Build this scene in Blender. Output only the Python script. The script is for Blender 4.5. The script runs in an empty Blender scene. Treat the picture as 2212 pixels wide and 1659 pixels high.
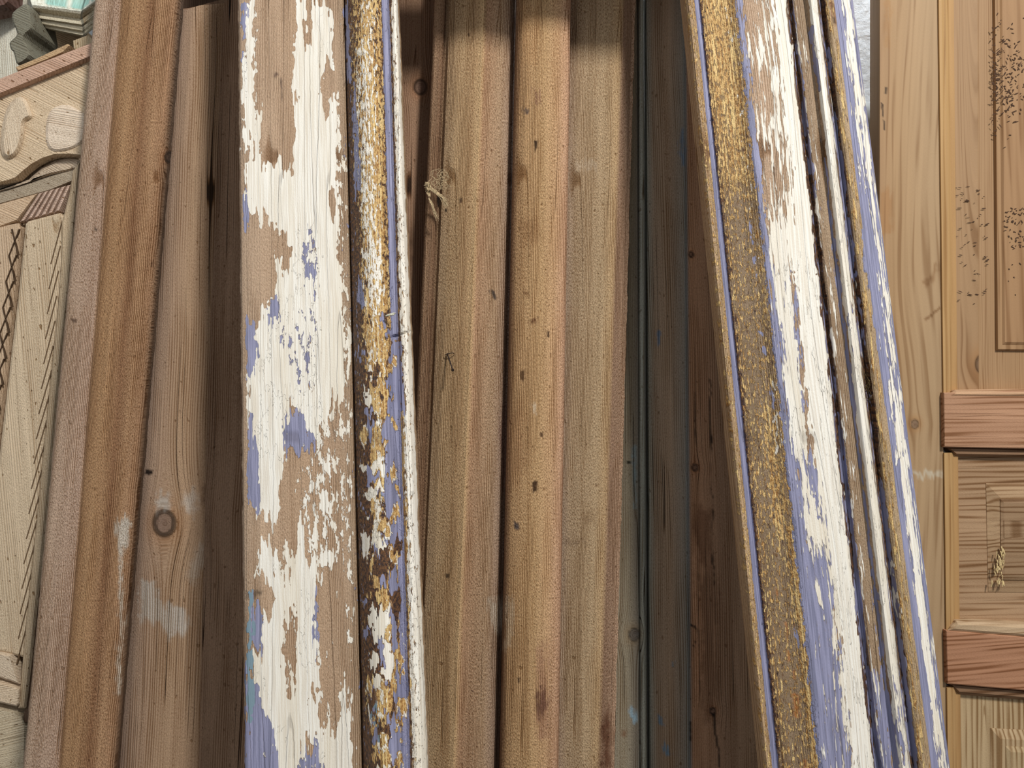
import bpy, math, random
import numpy as np
from math import radians, pi

# ------------------------------------------------------------------ camera, light, exposure
F = 1650.0            # focal length in pixels of the 2212 px wide frame
H = 1.50              # camera height
SC = bpy.context.scene
COL = SC.collection
cam_d = bpy.data.cameras.new('camera'); cam = bpy.data.objects.new('camera', cam_d); COL.objects.link(cam)
cam.location = (0, 0, H); cam.rotation_euler = (radians(90), 0, 0)
cam_d.sensor_width = 36; cam_d.lens = F / 2212 * 36; cam_d.clip_start = 0.02
SC.camera = cam
SC.view_settings.view_transform = 'Standard'; SC.view_settings.look = 'None'
SC.view_settings.gamma = 1.0; SC.view_settings.use_curve_mapping = False
SC.view_settings.exposure = 0.0

W = bpy.data.worlds.new('world'); SC.world = W; W.use_nodes = True
W.node_tree.nodes['Background'].inputs[0].default_value = (0.92, 0.96, 1.0, 1)
W.node_tree.nodes['Background'].inputs[1].default_value = 0.36

def area(name, loc, target, size, power, color=(1, 1, 1), sy=None):
    l = bpy.data.lights.new(name, 'AREA'); l.energy = power; l.color = color
    l.shape = 'RECTANGLE'; l.size = size; l.size_y = sy or size
    o = bpy.data.objects.new(name, l); COL.objects.link(o); o.location = loc
    d = [target[i] - loc[i] for i in range(3)]
    import mathutils
    o.rotation_euler = mathutils.Vector(d).to_track_quat('-Z', 'Y').to_euler()
    return o
area('key_lamp', (1.38, -1.40, H + 2.36), (0, 1.1, H), 0.35, 130, (1.0, 0.975, 0.93), 0.46)
area('fill_lamp', (-1.6, -1.2, H + 1.2), (0, 1.2, H), 1.2, 10, (0.95, 0.97, 1.0))

area('wall_gap_fill', (0.70, 1.56, 2.95), (0.68, 1.66, 1.2), 0.4, 11, (0.9, 0.96, 1.0), 0.12)  # added light that brightens the wall gap; no fixture seen there

# ------------------------------------------------------------------ helpers
def P(px, py, d):
    return np.array(((px - 1106.0) / F * d, d, H + (829.5 - py) / F * d))

def lin(c):
    c = np.asarray(c, float) / 255.0
    return np.where(c <= 0.04045, c / 12.92, ((c + 0.055) / 1.055) ** 2.4)

_rng = np.random.RandomState(7)
_tab = _rng.rand(256, 256)
def vn(x, y, seed=0):
    x = np.asarray(x, float) + seed * 17.31; y = np.asarray(y, float) + seed * 9.77
    xi = np.floor(x).astype(int); yi = np.floor(y).astype(int)
    fx = x - xi; fy = y - yi
    fx = fx * fx * (3 - 2 * fx); fy = fy * fy * (3 - 2 * fy)
    g = lambda a, b: _tab[a & 255, b & 255]
    return (g(xi, yi) * (1 - fx) * (1 - fy) + g(xi + 1, yi) * fx * (1 - fy)
            + g(xi, yi + 1) * (1 - fx) * fy + g(xi + 1, yi + 1) * fx * fy)

def sdist(px, py, poly):
    """signed pixel distance to a polygon, positive inside"""
    poly = np.asarray(poly, float)
    n = len(poly); best = np.full(px.shape, 1e18); inside = np.zeros(px.shape, bool)
    for i in range(n):
        ax, ay = poly[i]; bx, by = poly[(i + 1) % n]
        ex, ey = bx - ax, by - ay
        t = np.clip(((px - ax) * ex + (py - ay) * ey) / (ex * ex + ey * ey + 1e-9), 0, 1)
        d = (px - ax - t * ex) ** 2 + (py - ay - t * ey) ** 2
        best = np.minimum(best, d)
        c = ((ay > py) != (by > py)) & (px < ex * (py - ay) / (ey if abs(ey) > 1e-9 else 1e-9) + ax)
        inside ^= c
    return np.where(inside, 1, -1) * np.sqrt(best)

def lookup(px, py, stops):
    """value interpolated across the board between straight lines (x at y=0, x at y=1659, value)"""
    t = py / 1659.0
    xs = [a + (b - a) * t for a, b, _ in stops]
    vals = [np.asarray(v, float) for _, _, v in stops]
    out = np.broadcast_to(vals[0], px.shape + vals[0].shape).copy()
    for i in range(len(stops) - 1):
        k = np.clip((px - xs[i]) / np.maximum(xs[i + 1] - xs[i], 1e-6), 0, 1)
        k = k[..., None] if vals[0].shape else k
        m = (px >= xs[i]); m = m[..., None] if vals[0].shape else m
        out = np.where(m, vals[i] * (1 - k) + vals[i + 1] * k, out)
    return out

GRADE = {'peeling_paint_on_wood': ((.90, .92, .95), .15), 'peeling_paint_fine_flakes': ((.9, .9, .92), .15), 'peeling_paint_streaked': ((.9, .9, .92), .18),
         'weathered_pine': ((.85, .82, .78), .20), 'dark_old_pine': ((.90, .89, .87), .20), 'bleached_carved_wood': ((1.0, .925, .89), .20), 'smooth_pine': ((.61, .575, .515), .08), 'red_pine': ((.84, .88, .80), .26)}
def grade(T, mat, gain=1.0):
    k, d = GRADE.get(mat.name, ((1.0, 1.0, 1.0), 0.0))
    L = (T * np.array([.25, .6, .15])).sum(-1, keepdims=True)
    return (T * (1 - d) + L * d) * np.array(k) * gain

def tag(o, label=None, cat=None, group=None, kind=None):
    if label: o['label'] = label
    if cat: o['category'] = cat
    if group: o['group'] = group
    if kind: o['kind'] = kind
    return o

def empty(name, loc, label=None, cat=None, group=None):
    o = bpy.data.objects.new(name, None); COL.objects.link(o); o.location = loc
    o.empty_display_size = 0.05
    return tag(o, label, cat, group, 'thing')

def mk(name, verts, faces, mat, parent=None, attrs=None, smooth=True, angle=32):
    me = bpy.data.meshes.new(name)
    me.from_pydata([tuple(v) for v in verts], [], faces)
    me.validate(); me.update()
    if attrs:
        for k, v in attrs.items():
            v = np.asarray(v, np.float32)
            if v.ndim == 1:
                a = me.attributes.new(k, 'FLOAT', 'POINT'); a.data.foreach_set('value', v)
            else:
                a = me.attributes.new(k, 'FLOAT_VECTOR', 'POINT'); a.data.foreach_set('vector', v.ravel())
    if smooth:
        me.polygons.foreach_set('use_smooth', [True] * len(me.polygons))
        me.set_sharp_from_angle(angle=radians(angle))
    me.materials.append(mat)
    o = bpy.data.objects.new(name, me); COL.objects.link(o)
    if parent is not None:
        o.parent = parent
        o.location = tuple(-c for c in parent.location)
    return o

# ------------------------------------------------------------------ node materials
class NB:
    def __init__(s, name):
        s.m = bpy.data.materials.new(name); s.m.use_nodes = True
        s.t = s.m.node_tree; s.n = s.t.nodes; s.l = s.t.links
        s.b = s.n['Principled BSDF']
    def lk(s, a, b):
        if isinstance(a, (int, float)): b.default_value = a
        elif isinstance(a, tuple): b.default_value = a if len(a) == len(b.default_value) else tuple(a) + (1,)
        else: s.l.new(a, b)
    def attr(s, nm, out='Vector'):
        a = s.n.new('ShaderNodeAttribute'); a.attribute_name = nm; return a.outputs[out]
    def math(s, op, a, b=0.0, c=None, clamp=False):
        x = s.n.new('ShaderNodeMath'); x.operation = op; x.use_clamp = clamp
        s.lk(a, x.inputs[0]); s.lk(b, x.inputs[1])
        if c is not None: s.lk(c, x.inputs[2])
        return x.outputs[0]
    def vmul(s, v, sc, off=(0, 0, 0)):
        x = s.n.new('ShaderNodeVectorMath'); x.operation = 'MULTIPLY_ADD'
        s.lk(v, x.inputs[0]); x.inputs[1].default_value = sc; x.inputs[2].default_value = off
        return x.outputs[0]
    def vadd(s, a, b):
        x = s.n.new('ShaderNodeVectorMath'); x.operation = 'ADD'; s.lk(a, x.inputs[0]); s.lk(b, x.inputs[1]); return x.outputs[0]
    def noise(s, v, sc=(1, 1, 1), off=(0, 0, 0), detail=1.0, rough=0.5):
        x = s.n.new('ShaderNodeTexNoise'); x.inputs['Scale'].default_value = 1
        x.inputs['Detail'].default_value = detail; x.inputs['Roughness'].default_value = rough
        s.lk(s.vmul(v, sc, off), x.inputs['Vector']); return x.outputs['Fac']
    def ramp(s, f, lo, hi, a=0.0, b=1.0):
        x = s.n.new('ShaderNodeMapRange'); x.interpolation_type = 'SMOOTHSTEP'
        s.lk(f, x.inputs[0]); x.inputs[1].default_value = lo; x.inputs[2].default_value = hi
        x.inputs[3].default_value = a; x.inputs[4].default_value = b; return x.outputs[0]
    def mix(s, f, a, b, mode='MIX'):
        x = s.n.new('ShaderNodeMix'); x.data_type = 'RGBA'; x.blend_type = mode; x.clamp_factor = True
        s.lk(f, x.inputs[0]); s.lk(a, x.inputs[6]); s.lk(b, x.inputs[7]); return x.outputs[2]
    def sep(s, v):
        x = s.n.new('ShaderNodeSeparateXYZ'); s.lk(v, x.inputs[0]); return x.outputs
    def bump(s, h, dist, strength=1.0):
        x = s.n.new('ShaderNodeBump'); x.inputs['Distance'].default_value = dist
        x.inputs['Strength'].default_value = strength
        s.lk(h, x.inputs['Height']); s.l.new(x.outputs[0], s.b.inputs['Normal'])

def C(r, g, b): return tuple(lin((r, g, b))) + (1.0,)

def wood_core(nb, lf=330, ls=0.35, fz=0.5, band=0.35, crack=0.25, cf=55, pit=0.3, cw=1.0):
    """returns (colour, height) of weathered softwood; attributes g = (grain coord, length, depth), tint"""
    g = nb.attr('g'); tint = nb.attr('tint')
    X = nb.sep(g)
    n1 = nb.noise(g, (38, 1.6, 38), (3, 1, 2), 2.0, 0.6)
    n2 = nb.noise(g, (150, 5, 150), (9, 4, 1), 1.0)
    ph = nb.math('ADD', nb.math('MULTIPLY', X[0], lf * 2 * pi), nb.math('MULTIPLY', n1, 22.0))
    ph = nb.math('ADD', ph, nb.math('MULTIPLY', X[2], lf * 3.0))
    wv = nb.math('MULTIPLY_ADD', nb.math('SINE', ph), 0.5, 0.5)
    wv = nb.math('POWER', wv, 2.2)
    fz1 = nb.noise(g, (760, 300, 760), (1, 7, 3), 2.0, 0.65)
    msk = nb.ramp(nb.noise(g, (46, 5, 46), (7, 8, 1), 1.0), 0.40, 0.60)      # 1 = line zone, 0 = fuzzy zone
    wv = nb.math('MULTIPLY', wv, nb.math('MULTIPLY_ADD', msk, 0.75, 0.25))
    fzs = nb.math('MULTIPLY', nb.math('SUBTRACT', fz1, 0.5), nb.math('MULTIPLY_ADD', msk, -0.5, 1.0))
    # cracks: long thin iso lines of a stretched noise
    cn = nb.noise(g, (cf, 1.1, cf), (5, 3, 11), 0.0, 0.4)
    cr = nb.ramp(nb.math('ABSOLUTE', nb.math('SUBTRACT', cn, 0.5)), 0.002 * cw, 0.008 * cw, 1.0, 0.0)
    cr = nb.math('MULTIPLY', cr, nb.ramp(nb.noise(g, (30, 4, 30), (2, 21, 5), 1.0), 0.50, 0.60))
    cr = nb.math('MULTIPLY', cr, crack)
    # small dark pits
    pt = nb.ramp(nb.noise(g, (170, 80, 170), (31, 2, 7), 1.0, 0.5), 0.70, 0.76, 0.0, pit)
    v = nb.math('MULTIPLY_ADD', nb.math('SUBTRACT', n1, 0.5), band * 2.0, 1.06)
    v = nb.math('MULTIPLY_ADD', nb.math('SUBTRACT', n2, 0.5), band * 1.4, v)
    v = nb.math('MULTIPLY_ADD', wv, -ls, v)
    v = nb.math('MULTIPLY_ADD', fzs, fz * 2.3, v)
    v = nb.math('MULTIPLY', v, nb.math('SUBTRACT', 1.0, cr))
    v = nb.math('MULTIPLY', v, nb.math('SUBTRACT', 1.0, pt))
    v = nb.math('MAXIMUM', v, 0.03)
    # darker = warmer
    warm = nb.mix(nb.ramp(v, 0.35, 1.1), (0.92, 0.66, 0.42, 1), (1.03, 1.0, 0.98, 1))
    col = nb.mix(1.0, tint, warm, 'MULTIPLY')
    gr = nb.n.new('ShaderNodeCombineColor')
    for i in range(3): nb.lk(v, gr.inputs[i])
    col = nb.mix(1.0, col, gr.outputs[0], 'MULTIPLY')
    h = nb.math('MULTIPLY_ADD', wv, 0.45, nb.math('MULTIPLY', fzs, 1.6 * (0.4 + fz)))
    h = nb.math('MULTIPLY_ADD', n2, 0.6, h)
    h = nb.math('MULTIPLY_ADD', cr, -2.2, h)
    h = nb.math('MULTIPLY_ADD', pt, -2.0, h)
    return g, col, h, n1

def wood(name, rough=0.8, bd=0.0011, **k):
    nb = NB(name)
    g, col, h, _ = wood_core(nb, **k)
    nb.lk(col, nb.b.inputs['Base Color']); nb.b.inputs['Roughness'].default_value = rough
    nb.b.inputs['Specular IOR Level'].default_value = 0.2
    nb.bump(h, bd)
    return nb.m

LAV = C(146, 142, 186); WHT = C(238, 234, 224); OCH = C(205, 158, 84); DRK = C(84, 60, 44); TEA = C(120, 160, 160)

def painted(name, fs=1.0, ys=1.0):
    """bare wood under layers of dark stain, ochre, lavender and white paint; each layer's amount is an attribute of the board"""
    nb = NB(name)
    g, col, h, n1 = wood_core(nb, lf=440, ls=0.34, fz=0.45, band=0.22, crack=0.5, cf=46, pit=0.15)
    def flake(att, sx, sy, off, soft=0.02, detail=3.0):
        n = nb.noise(g, (sx * fs, sy * fs * ys, sx * fs), off, detail, 0.66)
        n = nb.math('MULTIPLY_ADD', nb.math('SUBTRACT', n, 0.5), 1.75, 0.5)
        d = nb.math('SUBTRACT', nb.attr(att, 'Fac'), n)
        return nb.ramp(d, -soft, soft), d
    dk, _ = flake('aK', 150, 45, (3, 3, 3), 0.06)
    oc, _ = flake('aO', 190, 60, (13, 5, 9), 0.05)
    la, ld = flake('aL', 130, 42, (23, 15, 1), 0.02)
    wh, wd = flake('aW', 160, 42, (43, 25, 31), 0.02)
    streak = nb.noise(g, (500, 12, 500), (4, 5, 6), 2.0)
    spk = nb.noise(g, (420, 200, 420), (8, 2, 6), 2.0, 0.7)
    kc = nb.mix(nb.ramp(spk, 0.4, 0.6), C(58, 44, 40), C(112, 78, 50))
    occ = nb.mix(nb.ramp(spk, 0.38, 0.62), C(146, 102, 54), C(208, 170, 110))
    occ = nb.mix(nb.ramp(streak, 0.45, 0.65), occ, C(226, 196, 136))
    lac = nb.mix(nb.ramp(streak, 0.35, 0.65), C(120, 121, 146), C(148, 148, 176))
    lac = nb.mix(nb.ramp(nb.attr('aT', 'Fac'), 0.3, 0.7), lac, C(120, 142, 154))
    whc = nb.mix(nb.ramp(streak, 0.38, 0.6), C(222, 214, 200), WHT)
    whc = nb.mix(nb.ramp(n1, 0.35, 0.6, 0.35, 0.0), whc, C(214, 198, 168))
    col = nb.mix(dk, col, kc); col = nb.mix(oc, col, occ)
    # a worn darker rim around each flake
    def rim(d, w, s):
        return nb.math('MULTIPLY', nb.ramp(nb.math('ABSOLUTE', nb.math('ADD', d, 0.03)), 0.0, w, 1.0, 0.0), s)
    col = nb.mix(rim(ld, 0.045, 0.35), col, C(110, 84, 64))
    col = nb.mix(la, col, lac)
    col = nb.mix(rim(wd, 0.04, 0.30), col, C(120, 92, 66))
    col = nb.mix(wh, col, whc)
    pc = nb.ramp(nb.math('ABSOLUTE', nb.math('SUBTRACT', nb.noise(g, (60, 1.4, 60), (6, 6, 2), 0.0), 0.5)), 0.002, 0.008, 0.5, 0.0)
    col = nb.mix(nb.math('MULTIPLY', pc, 0.55), col, C(70, 56, 50))
    hh = nb.math('MULTIPLY', h, nb.math('SUBTRACT', 1.0, nb.math('MULTIPLY', nb.math('MAXIMUM', wh, la), 0.72)))
    hh = nb.math('MULTIPLY_ADD', la, 0.9, hh); hh = nb.math('MULTIPLY_ADD', wh, 0.9, hh)
    hh = nb.math('MULTIPLY_ADD', oc, 0.5, hh)
    hh = nb.math('MULTIPLY_ADD', spk, nb.math('MULTIPLY', oc, 1.4), hh)
    hh = nb.math('MULTIPLY_ADD', pc, -1.2, hh)
    nb.lk(col, nb.b.inputs['Base Color']); nb.b.inputs['Roughness'].default_value = 0.55
    nb.b.inputs['Specular IOR Level'].default_value = 0.3
    nb.bump(hh, 0.0011)
    return nb.m

def simple(name, c, rough=0.7, sc=60, amt=0.25, bd=0.0, metal=0.0, bs=None):
    nb = NB(name)
    tc = nb.n.new('ShaderNodeTexCoord').outputs['Object']
    n = nb.noise(tc, (sc,) * 3, (1, 2, 3), 3.0, 0.6)
    c = np.array(c[:3])
    col = nb.mix(nb.ramp(n, 0.3, 0.7), tuple(c * (1 - amt)) + (1,), tuple(np.minimum(c * (1 + amt * .5), 1)) + (1,))
    nb.lk(col, nb.b.inputs['Base Color']); nb.b.inputs['Roughness'].default_value = rough
    nb.b.inputs['Metallic'].default_value = metal
    if bd: nb.bump(nb.noise(tc, (bs or sc,) * 3, (5, 2, 8), 4.0, 0.6), bd)
    return nb.m

M_OLD = wood('weathered_pine', lf=420, ls=0.58, fz=0.95, band=0.28, crack=0.45, cf=42, bd=.0013)
M_BACK = wood('dark_old_pine', lf=300, ls=0.42, fz=0.45, band=0.30, crack=0.9, cf=110, bd=0.0010, cw=2.0)
M_PALE = wood('bleached_carved_wood', lf=260, ls=0.26, fz=0.55, band=0.22, crack=0.35, cf=40, bd=0.0012, pit=0.5)
M_NEW = wood('smooth_pine', lf=62, ls=0.30, fz=0.06, band=0.10, crack=0.0, bd=0.0002, pit=0.0, rough=0.55)
M_RED = wood('red_pine', lf=110, ls=0.50, fz=0.16, band=0.20, crack=0.35, cf=60, bd=0.0005, pit=0.0, rough=0.6)
M_PAINT = painted('peeling_paint_on_wood')
M_PAINT2 = painted('peeling_paint_fine_flakes', 2.0, .9)
M_PAINT3 = painted('peeling_paint_streaked', 1.5, .28)

# ------------------------------------------------------------------ long boards
def plank(name, mat, prof, dt, db, thick, parent=None, ztop=2.62, cols=None, knots=(), lev=None, ops=(),
          tops=(), step=3.0, xstep=3.0, dvis=(-60, 1720), wob=0.004, fmod=None, ends=None, rag=0.0, seed=0, zend=None, mods=None, gain=1.0):
    """prof: straight lengthwise lines of the moulding, (x at image row 0, x at row 1659, height above base)"""
    P0 = np.array([P(a, 0, dt - h) for a, b, h in prof]); P1 = np.array([P(b, 1659, db - h) for a, b, h in prof])
    hs = np.array([p[2] for p in prof])
    # cross subdivision
    idx = []
    for i in range(len(prof) - 1):
        wpx = abs(prof[i + 1][0] - prof[i][0])
        hpx = abs(prof[i + 1][2] - prof[i][2]) * 1500
        k = max(1, int(round(max(wpx, hpx * .5) / xstep)))
        idx += [i + j / k for j in range(k)]
    idx.append(len(prof) - 1)
    idx = np.array(idx); i0 = np.minimum(np.floor(idx).astype(int), len(prof) - 2); fr = (idx - i0)[:, None]
    # gentle smoothing of the profile with monotone interpolation of height is unnecessary: segments are short
    A = P0[i0] * (1 - fr) + P0[i0 + 1] * fr; B = P1[i0] * (1 - fr) + P1[i0 + 1] * fr
    dm = (dt + db) / 2
    zt = H + (829.5 - dvis[0]) / F * dt; zb = H + (829.5 - dvis[1]) / F * db
    zend0 = 0.0 if zend is None else zend
    zt = min(zt, ztop)
    z = list(np.linspace(ztop, zt, 8)[:-1]) if ztop > zt + 0.02 else []
    n = int((zt - zb) / (step / F * dm))
    z += list(np.linspace(zt, zb, n))
    if zb > zend0 + .02: z += list(np.linspace(zb, zend0, 14)[1:])
    z = np.array(z)[:, None]
    s = (z - A[None, :, 2]) / (B[None, :, 2] - A[None, :, 2])
    V = A[None] + (B - A)[None] * s[..., None]
    V[..., 2] = z
    if tops:                      # uneven sawn top end: cut line in image pixels (x,y)
        tx = np.array([t[0] for t in tops]); ty = np.array([t[1] for t in tops])
        pxx = V[..., 0] / V[..., 1] * F + 1106
        cut = H + (829.5 - np.interp(pxx, tx, ty)) / F * V[..., 1]
        over = V[..., 2] > cut
        V[..., 2] = np.where(over, cut, V[..., 2])
    R, K = V.shape[:2]
    if rag:
        e = (vn(V[:, 0, 2] * 60, V[:, 0, 2] * 0, seed) - .5) * 2 * rag + (vn(V[:, 0, 2] * 260, V[:, 0, 2] * 0, seed + 3) - .5) * rag
        V[:, 0, 0] += e
        e = (vn(V[:, 0, 2] * 70, V[:, 0, 2] * 0, seed + 5) - .5) * 2 * rag + (vn(V[:, 0, 2] * 240, V[:, 0, 2] * 0, seed + 8) - .5) * rag
        V[:, -1, 0] += e
    if mods is not None:
        pxx = V[..., 0] / V[..., 1] * F + 1106; pyy = 829.5 - (V[..., 2] - H) / V[..., 1] * F
        V[..., 1] += mods(pxx, pyy)
    px = V[..., 0] / V[..., 1] * F + 1106; py = 829.5 - (V[..., 2] - H) / V[..., 1] * F
    # grain coordinate
    U = V[..., 0] - (V[:, :1, 0] + V[:, -1:, 0]) / 2
    G = U.copy()
    vv = V[..., 2]
    G = G + wob * 2 * (vn(vv * 1.7, U * 6 + 3, seed + 1) - .5) + wob * .5 * (vn(vv * 7, U * 12, seed + 2) - .5)
    if fmod is not None: G = fmod(G, U, vv, px, py)
    for (kx, ky, r) in knots:
        c0 = (kx - 1106) / F * dm
        dx = (px - kx) / F * dm; dy = (py - ky) / F * dm; rr = r / F * dm
        w = rr * 1.25 * np.exp(-(np.abs(dy) / (rr * 3.2)) ** 1.6) * np.exp(-(np.abs(dx) / (rr * 5)) ** 2)
        G = G - dx + np.sign(dx) * (np.sqrt(dx * dx + w * w) - w)
        dk_ = np.hypot(dx, dy / 1.2); ik = 1 / (1 + np.exp((dk_ / rr - .95) * 14))
        G = G * (1 - ik) + (dk_ * .7 + .004 * vn(dx * 300, dy * 300, 9)) * ik
    # tint
    T = lin(np.array([180, 145, 110])) * np.ones(px.shape + (3,))
    if cols is not None:
        T = lookup(px, py, [(a, b, lin(c)) for a, b, c in cols])
    for (kx, ky, r) in knots:
        d = np.hypot(px - kx, (py - ky) / 1.2) / r
        ins = 1 / (1 + np.exp((d - 1) * 9)); rim = np.exp(-((d - 1.02) / .16) ** 2)
        T = T * (1 - ins[..., None] * np.array([.42, .44, .36])) * (1 - rim[..., None] * .55)
        halo = np.exp(-((d - 1.0) / 1.1) ** 2) * (d > 1)
        T = T * (1 - halo[..., None] * np.array([.02, .14, .28]))
    T0 = T
    att = {}
    for ch in 'KOLWT':
        a = np.full(px.shape, -0.6)
        if lev and ch in lev: a = lookup(px, py, lev[ch])
        att[ch] = a
    for op in ops:
        ch, val, poly, fea = op[:4]
        am = min(7.0, fea * 1.1); small = ch == 'M' and fea <= 4
        if small: am = 1.5
        wx = px + (vn(px / 3.5, py / 37, 51) - .5) * 2.2 * am + (vn(px / 6, py / 8, 53) - .5) * 1.1 * am
        wy = py + (vn(px / 3.8, py / 70, 52) - .5) * (3 if ch in 'MC' else 9) * am + (vn(px / 8, py / 8, 54) - .5) * 2 * am
        sd = sdist(wx, wy, poly)
        if small: fea = fea * .55
        k = np.clip(0.5 + sd / (2.0 * fea), 0, 1); k = k * k * (3 - 2 * k)
        if len(op) > 4: k = k * op[4]
        if ch == 'C':
            k3 = k[..., None]; T = T * (1 - k3) + lin(val) * k3
        elif ch == 'M':
            k3 = k[..., None]; T = T * (1 - k3 * (1 - np.array(val)))
        elif ch == 'H':
            V[..., 1] += val * k
        else:
            att[ch] = att[ch] * (1 - k) + val * k
    g = np.stack([G, vv, V[..., 1] * 0 + 0.0], -1)
    T = grade(T, mat, gain)
    # back ring vertices
    idxf = np.arange(R * K).reshape(R, K)
    backL = V[:, 0].copy(); backR = V[:, -1].copy()
    yb = np.maximum((V[:, 0, 1] + hs[0]), (V[:, -1, 1] + hs[-1])) + thick
    backL[:, 1] = yb; backR[:, 1] = yb
    sl = backL.copy(); sr = backR.copy()
    verts = np.concatenate([V.reshape(-1, 3), backL, backR])
    iL = R * K + np.arange(R); iR = R * K + R + np.arange(R)
    q = []
    a = idxf[:-1, :-1].ravel(); b = idxf[1:, :-1].ravel(); c = idxf[1:, 1:].ravel(); d = idxf[:-1, 1:].ravel()
    q += list(zip(a.tolist(), b.tolist(), c.tolist(), d.tolist()))
    q += list(zip(idxf[:-1, -1].tolist(), idxf[1:, -1].tolist(), iR[1:].tolist(), iR[:-1].tolist()))
    q += list(zip(iL[:-1].tolist(), iL[1:].tolist(), idxf[1:, 0].tolist(), idxf[:-1, 0].tolist()))
    q += list(zip(iR[:-1].tolist(), iR[1:].tolist(), iL[1:].tolist(), iL[:-1].tolist()))
    q.append(tuple(idxf[0].tolist()) + (int(iR[0]), int(iL[0])))
    q.append(tuple(idxf[-1][::-1].tolist()) + (int(iL[-1]), int(iR[-1])))
    gl = g[:, 0].copy(); gl[:, 2] += thick; gr = g[:, -1].copy(); gr[:, 2] += thick
    attrs = {'g': np.concatenate([g.reshape(-1, 3), gl, gr]),
             'tint': np.concatenate([T.reshape(-1, 3), T[:, 0], T[:, -1]])}
    if mat.name.startswith('peeling'):
        for ch in 'KOLWT':
            a = att[ch]
            attrs['a' + ch] = np.concatenate([a.ravel(), a[:, 0] * 0 - .2, a[:, -1] * 0 - .2])
    return mk(name, verts, q, mat, parent, attrs)

def slab(name, mat, poly, d, th, tint=(180, 145, 110), ang=0.0, parent=None, cham=3.0, chh=0.003, dy=0.0, dx=0.0, off=(0, 0), y0=829.5, gain=1.0, smooth=0):
    """solid piece with the given outline; d depth of its face, dy/dx depth change per pixel, ang = grain direction from vertical in degrees"""
    poly = np.array(poly, float)
    for _ in range(smooth):
        nx = np.roll(poly, -1, 0)
        poly = np.stack([poly * .75 + nx * .25, poly * .25 + nx * .75], 1).reshape(-1, 2)
    area2 = np.sum(poly[:, 0] * np.roll(poly[:, 1], -1) - np.roll(poly[:, 0], -1) * poly[:, 1])
    if area2 > 0: poly = poly[::-1]       # counter-clockwise as seen with y down -> faces the camera
    n = len(poly)
    e = np.roll(poly, -1, 0) - poly; L = np.hypot(e[:, 0], e[:, 1])[:, None] + 1e-9
    nr = np.stack([e[:, 1], -e[:, 0]], 1) / L      # inward normal candidates
    inn = np.zeros_like(poly)
    for i in range(n):
        a = nr[i - 1]; b = nr[i]; m = a + b; m = m / max(1e-6, 1 + a @ b)
        lm = np.hypot(*m)
        if lm > 2.2: m = m / lm * 2.2
        inn[i] = m
    test = poly + inn
    def ar(p): return abs(np.sum(p[:, 0] * np.roll(p[:, 1], -1) - np.roll(p[:, 0], -1) * p[:, 1]))
    if ar(test) > ar(poly): inn = -inn
    dep = lambda p: d + (p[:, 1] - y0) * dy + (p[:, 0] - 1106) * dx
    def ring(p, extra):
        D = dep(p) + extra
        return np.stack([(p[:, 0] - 1106) / F * D, D, H + (829.5 - p[:, 1]) / F * D], 1)
    p1 = poly + inn * cham
    r1 = ring(p1, 0); r2 = ring(poly, chh)
    r3 = r2.copy(); r3[:, 1] += th
    verts = np.concatenate([r1, r2, r3])
    faces = [tuple(range(n))]
    for k in range(2):
        for i in range(n):
            j = (i + 1) % n
            faces.append((k * n + i, (k + 1) * n + i, (k + 1) * n + j, k * n + j))
    faces.append(tuple(range(3 * n - 1, 2 * n - 1, -1)))
    ca, sa = math.cos(radians(ang)), math.sin(radians(ang))
    gx = verts[:, 0] * ca + verts[:, 2] * sa + off[0]; gv = -verts[:, 0] * sa + verts[:, 2] * ca + off[1]
    attrs = {'g': np.stack([gx, gv, verts[:, 1] - d], 1), 'tint': np.tile(grade(lin(tint), mat, gain), (3 * n, 1))}
    if mat.name.startswith('peeling'):
        for ch in 'KOLWT': attrs['a' + ch] = np.full(3 * n, -.5)
    o = mk(name, verts, faces, mat, parent, attrs, smooth=False)
    import bmesh
    bm = bmesh.new(); bm.from_mesh(o.data)
    bmesh.ops.recalc_face_normals(bm, faces=bm.faces); bm.to_mesh(o.data); bm.free()
    return o

def join_mesh(name, objs, parent=None):
    """merge freshly built pieces of ONE part into one mesh"""
    vs, fs, ga, ta = [], [], [], []
    base = 0; mat = objs[0].data.materials[0]
    for o in objs:
        me = o.data; n = len(me.vertices)
        c = np.empty(n * 3); me.vertices.foreach_get('co', c); vs.append(c.reshape(-1, 3))
        for nm, acc in (('g', ga), ('tint', ta)):
            a = np.empty(n * 3, np.float32); me.attributes[nm].data.foreach_get('vector', a); acc.append(a.reshape(-1, 3))
        fs += [tuple(base + v for v in p.vertices) for p in me.polygons]
        base += n
        bpy.data.objects.remove(o)
    return mk(name, np.concatenate(vs), fs, mat, parent, {'g': np.concatenate(ga), 'tint': np.concatenate(ta)}, smooth=False)

def tube(name, pts, r, mat, parent=None, sides=6, taper=True):
    pts = [np.array(p, float) for p in pts]
    V = []; Fc = []
    for i, p in enumerate(pts):
        t = pts[min(i + 1, len(pts) - 1)] - pts[max(i - 1, 0)]; t /= np.linalg.norm(t) + 1e-9
        a = np.cross(t, (0, 1, 0.1)); a /= np.linalg.norm(a) + 1e-9; b = np.cross(t, a)
        rr = (r[i] if isinstance(r, (list, tuple)) else r * ((1 - .6 * i / len(pts)) if taper else 1))
        for k in range(sides):
            th = 2 * pi * k / sides; V.append(p + rr * (math.cos(th) * a + math.sin(th) * b))
    for i in range(len(pts) - 1):
        for k in range(sides):
            k2 = (k + 1) % sides
            Fc.append((i * sides + k, i * sides + k2, (i + 1) * sides + k2, (i + 1) * sides + k))
    Fc.append(tuple(range(sides))[::-1]); Fc.append(tuple((len(pts) - 1) * sides + k for k in range(sides)))
    return V, Fc
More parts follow.
